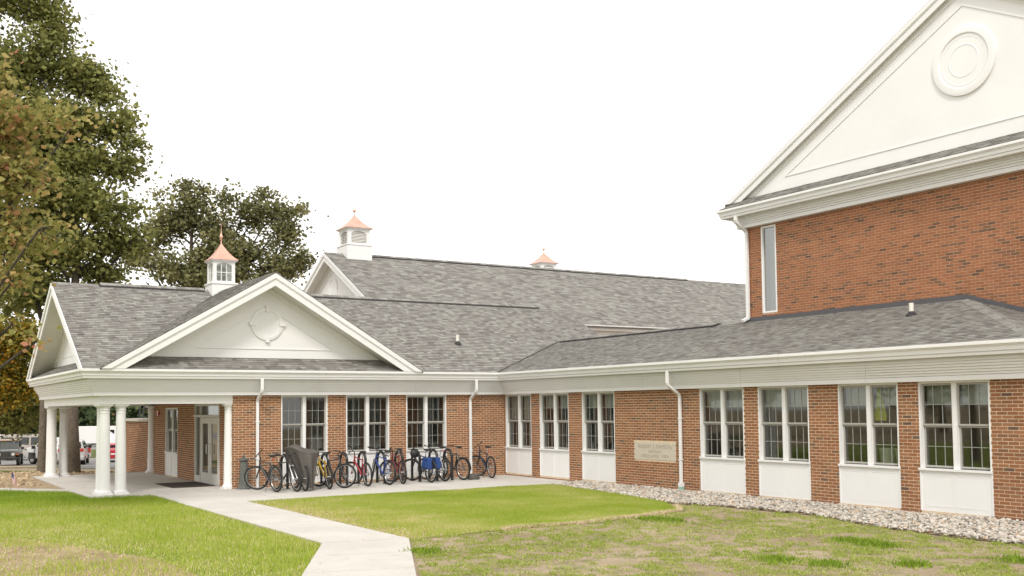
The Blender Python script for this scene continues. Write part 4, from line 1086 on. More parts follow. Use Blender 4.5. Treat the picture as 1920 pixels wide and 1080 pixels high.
# far wing with the third cupola
FW = empty('far_wing', (36, 62, -3), 'distant wing hidden behind the long roof, only its small copper cupola showing', 'building')
def atD(px, D): x, y = px2(px, D); return x, y
fx, fy = atD(1022, 66)
fz = 9.6
for sg in (1, -1): deck('roof', [(fx-14, fy, fz), (fx+16, fy, fz), (fx+16, fy+sg*4.6, fz-2.6), (fx-14, fy+sg*4.6, fz-2.6)], FW, 'shingle')
MB().box((fx-13.5, fy-4.2, -3), (fx+15.5, fy+4.2, fz-2.5)).build('wall', 'brick_tan', FW)
for x_ in (fx-13.6, fx+15.4): MB().prism([(x_, fy-4.5, fz-2.6), (x_, fy+4.5, fz-2.6), (x_, fy, fz-.05)], (.2, 0, 0)).build('gable_end', 'trim_panel', FW)
cupola(FW, fx, fy, fz, .56, 1.15, 10.55, 10.6, 11.62, 12.38, 12.98)

# ================================================================== SCREEN WALL
SW = empty('screen_wall', (9.3, 42.6, -.2), 'low brick enclosure wall with a stone cap behind the portico', 'wall')
wS = backing(SW, (9.2, 0, 0), (0, 1, 0), (-1, 0, 0), 40.62, 44.9, -.6, 1.95, [])
brick_field(wS, (9.2, 0, 0), (0, 1, 0), (-1, 0, 0), 40.62, 44.9, -.6, 1.95, [], singles=0)
MB().box((9.2, 44.7, -.6), (12.6, 44.9, 1.95)).build('return_wall', 'brick_tan', SW)
MB().box((9.12, 40.6, 1.952), (9.5, 44.98, 2.06)).box((9.5, 44.6, 1.952), (12.7, 44.98, 2.06)).build('coping', 'concrete_cap', SW)

# ================================================================== SMALL THINGS BY THE WALL
mat_ = MB().box((7.83, 31.55, .036), (9.12, 33.85, .052)).build('door_mat', 'mat_brown', bevel=.006); setp(mat_, 'dark brown door mat in front of the double doors', 'mat')
px_, py_ = 9.47, 29.88
bol = empty('iron_post', (px_, py_, .035), 'weathered grey green tapered iron post against the brick wall beside the bicycles', 'post')
MB().lathe((0, 0, 0), [(.215, 0), (.215, .035), (.18, .06), (.155, .075), (.145, .15), (.135, .16), (.105, .80), (.10, .82)], 12).build('shaft', 'patina', bol, world=False)
MB().lathe((0, 0, 0), [(.10, .821), (.14, .83), (.15, .86), (.145, .885), (.09, .90)], 12).build('cap', 'patina', bol, world=False)
MB().lathe((0, 0, 0), [(.035, .90), (.05, .915), (.04, .945), (.055, .965), (.03, .99)], 10).build('knob', 'patina', bol, world=False)
# flag
fl_ = empty('small_flag', (3.69, 33.94, 0), 'small american flag on a thin stick stuck in the straw at far left', 'flag')
MB().tube([(0, 0, 0), (.03, 0, .62)], .006, 6).build('stick', 'bark', fl_, world=False)
def flagcloth():
    N = 14; cols = {'flag_red': (.42, .04, .05), 'flag_white': (.75, .72, .68), 'flag_blue': (.05, .06, .20)}
    for k_, v_ in cols.items(): simple(k_, v_, .8)
    me = bpy.data.meshes.new('cloth'); vs = []; fs = []; mi = []
    nu, nv = 13, 13
    for i in range(nu+1):
        for j in range(nv+1):
            s = i/nu; t_ = j/nv
            vs.append((.03+.11*s+.05*t_*s, .035*math.sin(s*7+t_*2)*s-.05*s, .60-.30*t_-.24*s+.02*math.sin(t_*6)*s))
    for i in range(nu):
        for j in range(nv):
            fs.append((i*(nv+1)+j, (i+1)*(nv+1)+j, (i+1)*(nv+1)+j+1, i*(nv+1)+j+1)); mi.append(2 if (i < 5 and j < 7) else (0 if j % 2 == 0 else 1))
    me.from_pydata(vs, [], fs)
    for k_ in cols: me.materials.append(MATS[k_])
    me.polygons.foreach_set('material_index', mi); o = bpy.data.objects.new('cloth', me); C.objects.link(o); o.parent = fl_
flagcloth()
# things inside the third window from the right
v = MB().prism([(XB+.35, 15.05, 2.68), (XB+.35, 14.98, 2.68), (XB+.35, 14.84, 2.10), (XB+.35, 14.85, 1.98), (XB+.35, 15.14, 1.98), (XB+.35, 15.16, 2.1)], (.02, 0, 0)).build('safety_vest', paint('vest_yellow', (.33, .40, .02), .8))
v.location = (-.185, -.30, 0)
setp(v, 'yellow green safety vest hanging inside the second window from the right', 'vest')
def tub(y, label):
    o = MB().lathe((XB+.42, y, 1.02), [(.16, 0), (.19, .32), (.20, .33), (.20, .35)], 20).build('storage_tub', 'shade_cloth', smooth=True); return setp(o, label, 'tub', 'pale tubs on the window ledge')
tub(14.72, 'pale tub inside the window under the yellow vest, left of two'); tub(14.30, 'pale tub inside the window beside another tub, right of two')
ld = MB().box((XB+.25, 14.0, .9), (XB+.65, 20.3, 1.0)).build('window_ledge', 'room_wall', CWg)
# bag on the ground
bg = MB().lathe((0, 0, 0), [(.17, 0), (.2, .05), (.16, .14), (.07, .19), (.02, .2)], 10).xf(lambda v: Vector((v.x*1.2+.05*math.sin(v.z*30), v.y*.7, v.z*(1+.3*v.x)))).build('black_bag', 'tarp', smooth=True); bg.location = (16.62, 28.75, .035)
setp(bg, 'small black bag lying on the concrete near the downspout', 'bag')
# ------------------------------------------------------------------ bike racks
HX = [10.5, 11.13, 11.77, 12.38, 12.99, 13.63, 14.25, 14.85, 15.47, 16.01]
HOOP_L = ['black hoop between the two leftmost black bicycles', 'black hoop hidden by the grey cover', 'black hoop immediately right of the grey cover', 'black hoop behind the black bicycle with the bent handlebar', 'black hoop behind the bright red bicycle', 'black hoop behind the blue bicycle', 'black hoop between the blue and the dark red bicycle', 'black hoop beside the hanging helmet', 'black hoop behind the bicycle with blue bags', 'rightmost black hoop in the row']
for x, l in zip(HX, HOOP_L):
    e = empty('bike_rack', (x, 29.3, .035), l+', bolted to the walk', 'bike rack', 'black hoop bicycle racks along the wall')
    hw_, H_ = .27, .98; pts = [(0, -hw_, 0), (0, -hw_, H_-hw_)]+[(0, -hw_*math.cos(a), H_-hw_+hw_*math.sin(a)) for a in [math.pi*k/10 for k in range(1, 10)]]+[(0, hw_, H_-hw_), (0, hw_, 0)]
    MB().tube(pts, .042, 10).build('hoop', 'black_paint', e, smooth=True, world=False)
    for s in (-1, 1): MB().lathe((0, s*hw_, 0), [(.07, 0), (.07, .01)], 12).build('foot_plate', 'black_paint', e, world=False)
# ------------------------------------------------------------------ bicycles
def bike(loc, ang, label, frame, steer=0, lean=0, bar='flat', rim='steel_grey', fork='black_paint', rack=False, panniers=False, fender=False, light=False, saddle_z=.98, sc=1.06, kick=True, ladies=False, helmet=False, group='bicycles parked along the brick wall', drop_saddle=True):
    e = empty('bicycle', loc, label, 'bicycle', group, rz=ang); e.scale = (sc,)*3; e.rotation_euler = (lean, 0, ang)
    Rw = .345; rh = Vector((0, 0, Rw)); fh = Vector((1.08, 0, Rw)); bb = Vector((.43, 0, .30)); st = Vector((.27, 0, saddle_z-.20)); ht = Vector((.86, 0, .84)); hb = Vector((.905, 0, .70))
    def B(mb, n, m, p, **k): return mb.build(n, m, p, world=False, **k)
    f = MB().tube([bb, st], .019, 8).tube([st+Vector((0, 0, -.05)), ht+Vector((.005, 0, -.03))] if not ladies else [st+(bb-st)*.45, ht+Vector((.01, 0, -.05))], .017, 8).tube([bb, hb], .026, 8).tube([ht+Vector((-.006, 0, .03)), hb+Vector((.004, 0, -.01))], .022, 8)
    for s in (-1, 1): f.tube([bb+Vector((-.02, s*.03, 0)), rh+Vector((0, s*.06, 0))], .010, 6).tube([st+Vector((0, s*.02, -.06)), rh+Vector((0, s*.06, 0))], .009, 6)
    B(f, 'frame', frame, e, smooth=True)
    B(MB().tube([st, Vector((.235, 0, saddle_z-.03))], .013, 8), 'seat_post', 'chrome', e, smooth=True)
    sv = MB().add([(-.12, -.075, 0), (-.12, .075, 0), (.0, .065, .012), (.15, .022, .005), (.16, 0, .004), (.15, -.022, .005), (.0, -.065, .012), (-.12, -.07, -.05), (-.12, .07, -.05), (.0, .05, -.04), (.14, .018, -.025), (.14, -.018, -.025), (.0, -.05, -.04)],
                  [(0, 1, 2, 3, 4, 5, 6), (0, 7, 8, 1), (1, 8, 9, 2), (2, 9, 10, 3), (3, 10, 4), (4, 11, 5), (4, 10, 11), (5, 11, 12, 6), (6, 12, 7, 0), (7, 12, 11, 10, 9, 8)])
    sv.xf(lambda v: v+Vector((.23, 0, saddle_z))); B(sv, 'saddle', 'saddle_black', e, bevel=.008)
    def wheel(parent, c, nm='wheel', ax=(0, 1, 0)):
        we = empty(nm, c); we.parent = parent
        B(MB().torus((0, 0, 0), ax, Rw-.026, .027, 36, 8), 'tyre', 'rubber', we, smooth=True)
        B(MB().torus((0, 0, 0), ax, Rw-.055, .013, 36, 6, 1.0), 'rim', rim, we, smooth=True)
        s = MB(); 
        for k in range(18):
            a = 2*math.pi*k/18; sg = 1 if k % 2 else -1
            s.tube([(.02*math.cos(a+1), .028*sg, .02*math.sin(a+1)), ((Rw-.06)*math.cos(a), 0, (Rw-.06)*math.sin(a))], .0022, 3, cap=False)
        B(s, 'spokes', 'steel_dark', we); B(MB().tube([(0, -.055, 0), (0, .055, 0)], .018, 10), 'hub', 'chrome', we, smooth=True); return we
    wheel(e, rh)
    # steering group
    ax = (ht-hb).normalized(); pv = hb
    fe = empty('front_end', pv); fe.parent = e; fe.rotation_mode = 'QUATERNION'
    from mathutils import Quaternion
    fe.rotation_quaternion = Quaternion(ax, steer)
    fk = MB(); 
    for s in (-1, 1): fk.tube([Vector((0, s*.045, 0)), Vector((.03, s*.05, -.10)), fh-pv+Vector((0, s*.055, 0))], [.015, .014, .009], 8)
    fk.tube([(0, -.05, 0), (0, .05, 0)], .018, 8)
    # parts of the steering group hang on the thing itself so that the tree stays three deep
    Mq = Matrix.Translation(pv) @ Quaternion(ax, steer).to_matrix().to_4x4()
    bpy.data.objects.remove(fe)
    T = lambda v: (Mq @ Vector(v))
    fk.xf(T); B(fk, 'fork', fork, e, smooth=True)
    wc = Mq @ (fh-pv); wax = (Mq.to_3x3() @ Vector((0, 1, 0)))
    w2 = wheel(e, wc, ax=wax)
    for ch in w2.children:
        if ch.name.startswith(('spokes', 'hub')):
            ch.rotation_mode = 'QUATERNION'; ch.rotation_quaternion = Vector((0, 1, 0)).rotation_difference(wax)
    top = ht-pv; hbz = top+Vector((-.02, 0, .13))
    B(MB().tube([top, hbz, hbz+Vector((.07, 0, .02))], .014, 8).xf(T), 'stem', 'black_paint', e, smooth=True)
    c = hbz+Vector((.07, 0, .02))
    if bar == 'flat': pts = [c+Vector((-.05, -.30, .03)), c+Vector((-.01, -.12, .015)), c, c+Vector((-.01, .12, .015)), c+Vector((-.05, .30, .03))]
    elif bar == 'swept': pts = [c+Vector((-.20, -.29, .07)), c+Vector((-.06, -.24, .08)), c+Vector((0, -.08, .04)), c, c+Vector((0, .08, .04)), c+Vector((-.06, .24, .08)), c+Vector((-.20, .29, .07))]
    else: pts = [c+Vector((-.02, -.21, -.14)), c+Vector((.10, -.21, -.09)), c+Vector((.11, -.21, -.01)), c+Vector((.02, -.20, 0)), c, c+Vector((.02, .20, 0)), c+Vector((.11, .21, -.01)), c+Vector((.10, .21, -.09)), c+Vector((-.02, .21, -.14))]
    B(MB().tube(pts, .012, 8).xf(T), 'handlebar', 'black_paint', e, smooth=True)
    for s in (0, -1):
        q = pts[s]; q2 = pts[1 if s == 0 else -2]; d = (q2-q).normalized()
        B(MB().tube([q, q+d*.12], .017, 8).xf(T), 'grip', 'rubber', e, smooth=True)
        B(MB().tube([q+d*.14, q+d*.02+Vector((.06, 0, -.03))], .006, 5).xf(T), 'brake_lever', 'chrome', e)
    for s in (-1, 1):
        k_ = Vector((.11*s*.6, 0, -.13*s)); pv_ = bb+Vector((0, s*.07, 0))
        B(MB().tube([pv_, pv_+k_], .009, 6).box(tuple(pv_+k_+Vector((-.045, s*.01, -.01))), tuple(pv_+k_+Vector((.045, s*.09, .01)))), 'crank', 'black_paint', e)
    B(MB().torus(bb+Vector((0, -.05, 0)), (0, 1, 0), .085, .006, 24, 4).tube([bb+Vector((0, -.05, .085)), rh+Vector((0, -.05, .04))], .005, 4).tube([bb+Vector((0, -.05, -.085)), rh+Vector((0, -.05, -.04))], .005, 4).lathe(rh+Vector((0, -.04, 0)), [(.045, 0), (.03, -.02)], 12, (0, 1, 0)), 'drivetrain', 'chrome', e)
    cb = MB(); cb.tube([T(c+Vector((.02, .06, 0))), T(c+Vector((.12, .03, -.06))), ht+Vector((.05, .02, -.05)), hb+Vector((0, .03, -.06)), bb+Vector((.05, .03, .06))], .0035, 4)
    B(cb, 'brake_cable', 'rubber', e)
    if kick: B(MB().tube([bb+Vector((-.06, .03, -.01)), Vector((.32, .17, .01))], .007, 6), 'kickstand', 'black_paint', e)
    if rack or panniers:
        rk = MB()
        for s in (-1, 1): rk.tube([(-.16, s*.06, .74), (.18, s*.05, .74)], .006, 5).tube([(-.05, s*.06, .74), (0, s*.07, .36)], .006, 5)
        for q in (-.15, -.05, .05, .15): rk.tube([(q, -.06, .74), (q, .06, .74)], .005, 5)
        B(rk, 'cargo_rack', 'black_paint', e)
    if light: B(MB().lathe((.14, 0, saddle_z-.12), [(.022, 0), (.022, .03)], 10, (-1, 0, 0)), 'tail_light', paint('lamp_red', (.5, .02, .01), .3), e)
    if fender:
        pts = [(math.cos(a)*.375, 0, Rw+math.sin(a)*.375) for a in [R(t) for t in range(20, 200, 15)]]; fd = MB()
        for p, q in zip(pts, pts[1:]): fd.add([Vector(p)+Vector((0, s, 0)) for s in (-.025, .025)]+[Vector(q)+Vector((0, s, 0)) for s in (.025, -.025)], [(0, 1, 2, 3)])
        o = B(fd, 'mudguard', 'black_paint', e, fix=False)
    return e, T, c
# from near contact point; direction of travel points to the wall (rear near) or away (front near)
for k_, v_ in dict(charcoal=(.05, .052, .055), yellow=(.50, .31, .02), bright_red=(.33, .02, .03), blue=(.025, .055, .24), maroon=(.16, .012, .02), silver=(.45, .45, .46), dark_green=(.03, .035, .03), navy=(.03, .035, .06), white_paint=(.6, .6, .6)).items(): paint('frame_'+k_, v_, .3)
def place(near, ang, rear_near=True, sc=1.06, **k):
    """near: ground contact of the near wheel; ang: direction near->far in degrees"""
    a = R(ang); d = Vector((math.cos(a), math.sin(a), 0)); p = Vector((near[0], near[1], .035))
    if rear_near: return bike(p, a, sc=sc, **k)
    return bike(p+d*1.08*sc, a+math.pi, sc=sc, **k)
place((9.83, 28.05), 98, True, label='black bicycle furthest left, wheel turned, next to the iron post', frame='frame_charcoal', steer=R(48), light=True, lean=R(-3))
place((10.33, 27.80), 101, False, label='black and white bicycle left of the grey cover, front wheel towards the lawn', frame='frame_dark_green', fork='chrome', steer=R(-8), lean=R(5))
place((11.42, 28.05), 84, True, label='yellow bicycle right of the grey cover', frame='frame_yellow', fork='frame_yellow', steer=R(42), lean=R(-4), bar='flat')
place((11.95, 28.15), 96, False, label='black bicycle with its front wheel turned across, between the yellow and the red one', frame='frame_charcoal', steer=R(38), lean=R(6))
place((12.74, 28.30), 88, True, label='bright red bicycle with its rear wheel towards the lawn', frame='frame_bright_red', fork='frame_bright_red', steer=R(45), lean=R(-4))
place((13.47, 28.36), 93, True, label='blue and silver bicycle right of the bright red one', frame='frame_blue', steer=R(-30), lean=R(3), light=False, rack=False)
place((13.99, 28.47), 82, True, label='dark red bicycle with upright curved handlebar', frame='frame_maroon', fork='frame_maroon', steer=R(50), bar='drop', lean=R(-3), saddle_z=1.02)
b9, T9, c9 = place((14.95, 28.45), 93, True, label='black bicycle carrying blue bags over its rear wheel', frame='frame_charcoal', steer=R(40), rack=True, lean=R(-2))
place((15.52, 28.61), 95, True, label='silver bicycle with wide handlebar right of the blue bags', frame='frame_silver', steer=R(10), bar='swept', light=True, lean=R(2), saddle_z=1.03)
place((16.26, 28.72), 98, True, label='black bicycle with high saddle beside the right downspout', frame='frame_dark_green', steer=R(-6), fender=True, lean=R(-2), saddle_z=1.02)
place((17.42, 28.88), 82, True, label='navy bicycle standing alone at the right end against the brick wall', frame='frame_navy', steer=R(44), light=True, lean=R(-3))
# blue panniers are bags: own things hung on the bike
for s, l in ((1, 'blue pannier bag hung on the left side of the rear rack'), (-1, 'blue pannier bag hung on the right side of the rear rack')):
    pb = MB().box((-.18, s*.075, .40), (.16, s*.22, .74)).box((-.15, s*.221, .44), (.12, s*.27, .62)).build('pannier_bag', paint('bag_blue', (.015, .055, .21), .85), bevel=.03)
    pb.location = (14.95, 28.45, .035); pb.rotation_euler = (0, 0, R(93)); pb.scale = (1.06,)*3; setp(pb, l, 'bag', 'blue panniers on one bicycle')
hm = MB().lathe((0, 0, 0), [(.13, 0), (.14, .04), (.12, .1), (.07, .15), (.01, .165)], 16).xf(lambda v: Vector((v.x*1.25, v.y, v.z))).build('helmet', 'saddle_black', smooth=True); hm.location = (14.62, 29.0, .93); hm.rotation_euler = (R(90), R(10), R(20)); setp(hm, 'black bicycle helmet hanging from a handlebar at a rack hoop', 'helmet')
# covered bicycle
cvb, _, _ = place((10.60, 27.85), 84, True, label='bicycle hidden under the dark grey cover, only the tyres showing', frame='frame_charcoal', steer=R(10), kick=False)
def cover():
    NU, NV = 64, 18; vs = []; fs = []; cx0, cy0 = 10.70, 28.42
    def noise1(a): return math.sin(a*3+.4)*.5+math.sin(a*7+1.3)*.3+math.sin(a*13+2.1)*.2
    # closed skirt: top outline (over handlebar and saddle) to gathered hem
    for j in range(NV+1):
        t = j/NV
        for i in range(NU):
            a = 2*math.pi*i/NU; ca, sa = math.cos(a), math.sin(a)
            tx = .50*(abs(ca)**.8)*(1 if ca > 0 else -1); ty = .62*sa
            hx, hy = .17*ca+.04, .46*sa-.20
            k = t**.8; fold = noise1(a*1.0)*.05*(.25+t)*(1-.35*t)+(.5-abs(math.sin(a*4.5+.6)))*.085*math.sin(min(1, t*1.15)*math.pi*.8)+.015*math.sin(a*19)*t
            x = tx*(1-k)+hx*k; y = ty*(1-k)+hy*k; d = math.hypot(x, y) or 1
            x += x/d*fold; y += y/d*fold
            ztop = 1.20-.09*ca-.03*math.sin(3*a); zlow = .17+.14*max(0, sa)+.10*math.sin(a*2+1)
            vs.append((cx0+x, cy0+y, ztop*(1-t)+zlow*t-.03*math.sin(a*5)*t))
    for j in range(NV):
        for i in range(NU): q = j*NU+i; w = j*NU+(i+1) % NU; fs.append((q, w, w+NU, q+NU))
    for rr_, zz in ((.7, .03), (.35, .045)):
        n0 = len(vs)
        for i in range(NU): x, y, z = vs[i]; vs.append((cx0+(x-cx0)*rr_, cy0+(y-cy0)*rr_, z+zz+.012*math.sin(i*.9)))
        p0 = 0 if rr_ == .7 else n0-NU
        for i in range(NU): a_, b_ = p0+i, p0+(i+1) % NU; fs.append((a_, n0+i, n0+(i+1) % NU, b_))
    c = len(vs); vs.append((cx0, cy0, 1.27)); 
    for i in range(NU): fs.append((c-NU+i, c, c-NU+(i+1) % NU))
    ob = MB().add(vs, fs).build('bicycle_cover', 'tarp', smooth=False); ob.data.polygons.foreach_set('use_smooth', [True]*len(ob.data.polygons)); s_ = ob.modifiers.new('sub', 'SUBSURF'); s_.levels = s_.render_levels = 1
    return setp(ob, 'dark grey fabric cover draped over a parked bicycle', 'cover')
cover()

# ================================================================== TREES
def tree(name, base_pt, H, trunk_r, blobs, n_clusters, per, leaf, mat, label, cat='tree', group=None, lean=(0, 0), seed=1, spread=.45, limbs=True, bark='bark', low=0.0, visible=True):
    """blobs: (x,y,z,rx,ry,rz,weight) world; clusters of leaves spread through them, each fed by a twig"""
    rs = np.random.RandomState(seed); bx, by, bz = base_pt
    e = empty(name, base_pt, label, cat, group)
    tm = MB(); pts = []; rad = []
    for k in range(9):
        t_ = k/8; pts.append((lean[0]*t_+.12*math.sin(t_*5+seed)*t_, lean[1]*t_+.10*math.cos(t_*4+seed)*t_, H*t_)); rad.append(trunk_r*(1.25 if k == 0 else (1-.8*t_)))
    tm.tube(pts, rad, 12); tm.build('trunk', bark, e, smooth=True, world=False)
    w = np.array([b[6] for b in blobs]); w = w/w.sum(); idx = rs.choice(len(blobs), n_clusters, p=w); B_ = np.array([b[:6] for b in blobs])[idx]
    d = rs.randn(n_clusters, 3); d /= np.linalg.norm(d, axis=1, keepdims=True); r = rs.rand(n_clusters, 1)**.5
    cc = B_[:, :3]+d*r*B_[:, 3:6]
    br = MB(); P_ = np.array(pts)+np.array(base_pt); b0 = e.location
    def curve(a, c, r0, r1, sag=.0, n_=5):
        a, c = np.array(a), np.array(c); L_ = np.linalg.norm(c-a); q = []
        for k in range(n_+1):
            t_ = k/n_; p = a*(1-t_)+c*t_; p = p+np.array([rs.randn()*.035*L_, rs.randn()*.035*L_, sag*L_*math.sin(t_*math.pi)])*math.sin(t_*math.pi); q.append(Vector(p)-b0)
        br.tube(q, [r0+(r1-r0)*k/n_ for k in range(n_+1)], 6, cap=False); return q
    hubs = []
    for bi, b in enumerate(blobs):
        for rep in range(1 if len(blobs) > 5 else 3):
            c = np.array(b[:3])+rs.randn(3)*np.array(b[3:6])*.35
            hz = np.hypot(c[0]-bx, c[1]-by); zt = np.clip(c[2]-.75*hz-1.0, bz+max(low, .28*H), bz+H*.92); k = (zt-bz)/H*8; k0 = int(min(7, k)); f_ = k-k0; s = P_[k0]*(1-f_)+P_[k0+1]*f_
            r0 = trunk_r*(1-.75*(zt-bz)/H)*.55; curve(s, c, r0, r0*.35, -.10); hubs.append((c, r0*.35, bi))
    for i in rs.permutation(n_clusters)[:min(n_clusters, 420)]:
        cand = [h_ for h_ in hubs if h_[2] == idx[i]]; h_ = cand[rs.randint(len(cand))]; curve(h_[0], cc[i], min(h_[1]*.6, .03), .006, .05, 3)
    br.build('limbs', 'bark_dark', e, smooth=True, world=False, kind='stuff' if n_clusters > 300 else None)
    n = n_clusters*per; C_ = np.repeat(cc, per, 0); sp = spread*(.6+.8*np.repeat(rs.rand(n_clusters, 1), per, 0))
    p = C_+rs.randn(n, 3)*sp*np.array([1, 1, .62]); p[:, 2] -= .12*np.abs(rs.randn(n))*spread
    a = rs.randn(n, 3); a[:, 2] *= .6; a /= np.linalg.norm(a, axis=1, keepdims=True); b = rs.randn(n, 3); b = np.cross(a, b); b /= np.linalg.norm(b, axis=1, keepdims=True); c3 = np.cross(a, b)
    s = leaf*(.7+.6*rs.rand(n, 1))
    V = np.stack([p-a*s*.55, p+b*s*.42+c3*s*.08-a*s*.05, p+a*s*.6, p-b*s*.42+c3*s*.08-a*s*.05], 1)
    ct = np.repeat(rs.rand(n_clusters), per); tint = np.clip(ct*.55+rs.rand(n)*.45+.0, 0, 1)
    V = V-np.array(base_pt)
    me = npmesh('crown', V.reshape(-1, 3), np.arange(n*4).reshape(n, 4), mat, np.repeat(tint, 4)); link('crown', me, mat, e)
    return e
def at(px, py, D):
    """world point at a photo pixel and depth (rough, for placing crowns)"""
    x, y = px2(px, D); return x, y, EYE+(772-(px)*.0105-py)*D/1917.0
def blob(px, py, D, rpx, rpz, w=None, dd=None):
    x, y, z = at(px, py, D); k = D/1917.0; r = rpx*k; return (x, y, z, r, r if dd is None else dd, rpz*k, w if w is not None else rpx*rpz)
b1_ = [blob(50, 110, 41, 70, 60), blob(120, 225, 40, 66, 42), blob(205, 232, 41, 34, 20), blob(192, 165, 41, 30, 22), blob(175, 130, 41, 22, 20), blob(92, 40, 41, 26, 40), blob(70, 8, 41, 40, 24), blob(20, -60, 41, 100, 70), blob(105, 350, 40, 80, 45), blob(205, 312, 41, 50, 24), blob(240, 300, 41, 20, 14), blob(185, 385, 40, 60, 30), blob(235, 385, 41, 24, 16), blob(215, 448, 41, 42, 26), blob(248, 430, 41, 18, 14), blob(90, 455, 39.5, 85, 40), blob(30, 250, 40, 85, 80), blob(190, 508, 41, 48, 20), blob(60, 540, 40, 60, 30), blob(150, 135, 41, 34, 30), blob(242, 258, 41, 22, 12), blob(222, 205, 41, 14, 16), blob(140, 290, 40, 50, 30)]
x, y = px2(136, 40.2)
tree('maple_tree', (x, y, zg(x, y)), 14.5, .26, b1_, 780, 54, .17, 'leaf_green', 'tall green maple with two-tone trunk close behind the portico', group=None, seed=11, spread=.36, low=4.0)
x, y = px2(79, 41)
tree('maple_tree', (x, y, zg(x, y)), 14, .15, [blob(20, 420, 41, 80, 70), blob(30, 540, 42, 75, 50), blob(85, 430, 41, 60, 55), blob(-60, 200, 42, 100, 160), blob(70, 250, 41, 60, 90)], 260, 62, .185, 'leaf_green', 'slim trunked tree at the left edge of the portico', seed=5, spread=.38, low=5.0, lean=(.2, 0))
b2_ = [blob(345, 395, 66, 48, 38), blob(342, 345, 66, 12, 22), blob(375, 358, 66, 16, 22), blob(300, 432, 66, 38, 36), blob(292, 372, 66, 13, 18), blob(430, 470, 66, 70, 40), blob(478, 400, 66, 44, 28), blob(490, 358, 66, 18, 16), blob(425, 360, 66, 11, 22), blob(540, 435, 66, 32, 34), blob(330, 500, 66, 70, 30), blob(520, 500, 66, 52, 30), blob(567, 478, 66, 16, 30), blob(400, 520, 66, 90, 28), blob(555, 392, 66, 16, 12), blob(526, 385, 66, 16, 14), blob(255, 480, 66, 26, 30), blob(400, 420, 66, 40, 30)]
x, y = px2(357, 66)
tree('oak_tree', (x, y, zg(x, y)), 17, .34, b2_, 470, 48, .215, 'leaf_olive', 'wide airy olive green tree standing behind the glazed cupola', seed=21, spread=.42, low=3.5)
# near autumn branches from the left
b3_ = [blob(40, 215, 21, 62, 26), blob(120, 215, 21, 50, 16, 1500), blob(30, 320, 21, 60, 40), blob(80, 440, 21, 38, 30, 900), blob(20, 430, 21, 52, 55), blob(15, 520, 21, 34, 22), blob(-60, 300, 21, 80, 180), blob(-20, 130, 21, 28, 45), blob(62, 640, 21, 16, 10, 160), blob(15, 600, 21, 30, 18, 400), blob(10, 240, 21, 50, 50)]
x, y = px2(-170, 21)
tree('maple_tree', (x, y, 0), 8.5, .15, b3_, 220, 28, .125, 'leaf_autumn', 'near maple with green and rust coloured leaves reaching in from the left edge', seed=33, spread=.24, low=2.5)
x, y = px2(-90, 56)
tree('autumn_tree', (x, y, zg(x, y)), 8, .2, [blob(20, 640, 56, 60, 55), blob(35, 700, 56, 48, 50), blob(0, 720, 56, 60, 50), blob(50, 620, 56, 30, 25)], 260, 60, .17, 'leaf_orange', 'orange and yellow autumn tree low at the left edge', seed=41, spread=.5, low=2)
x, y = px2(-160, 60)
tree('evergreen_tree', (x, y, zg(x, y)), 9, .25, [blob(25, 760, 62, 75, 45), blob(50, 730, 62, 45, 40), blob(-20, 740, 62, 60, 60)], 260, 60, .2, 'leaf_green', 'dark green tree overhanging the parked cars at far left', seed=43, spread=.6, low=2)
FARL = ['far green tree behind the jeep', 'far green tree behind the tan van', 'far green tree between the portico columns', 'far tree with some red leaves, seen beside the thick trunk', 'far green tree over the white bus', 'far green tree behind the low brick wall', 'far green tree partly behind the column nearest the doors', 'far green tree at the extreme left']
for i, (px_, D_) in enumerate(((5, 175), (60, 185), (112, 178), (170, 170), (205, 182), (255, 165), (290, 185), (-60, 180))):
    x, y = px2(px_, D_); z0_ = zg(x, y)
    bl = [(x, y, z0_+7, 6, 6, 6, 1), (x-3, y, z0_+4, 4.5, 4.5, 4, .6), (x+3, y, z0_+5, 4.5, 4.5, 4.5, .6)]
    tree('far_tree', (x, y, z0_), 10, .3, bl, 90, 60, .62, 'leaf_far', FARL[i], group='trees beyond the parking lot', seed=60+i, spread=1.3, low=1)
tl = empty('hanging_branch', at(165, 735, 46), 'small spray of rust coloured leaves beyond the portico', 'branch')
bpy.data.objects.remove(tl)
# unseen surroundings on the other side, so that glass and paint have something to mirror
for i, (x, y) in enumerate(((-24, 20), (-30, 34), (-22, 4), (-34, 50), (-38, 12), (-28, -12))):
    bl = [(x, y, 8, 5, 5, 5, 1), (x-2, y+2, 5, 4, 4, 3.5, .7)]
    tree('park_tree', (x, y, 0), 11, .3, bl, 60, 50, .5, 'leaf_green', ['nearest', 'second', 'tall', 'far', 'wide', 'last'][i]+' green tree on the open ground left of the lawn, outside the picture', group='trees left of the lawn', seed=90+i, spread=1.1, low=1.5)

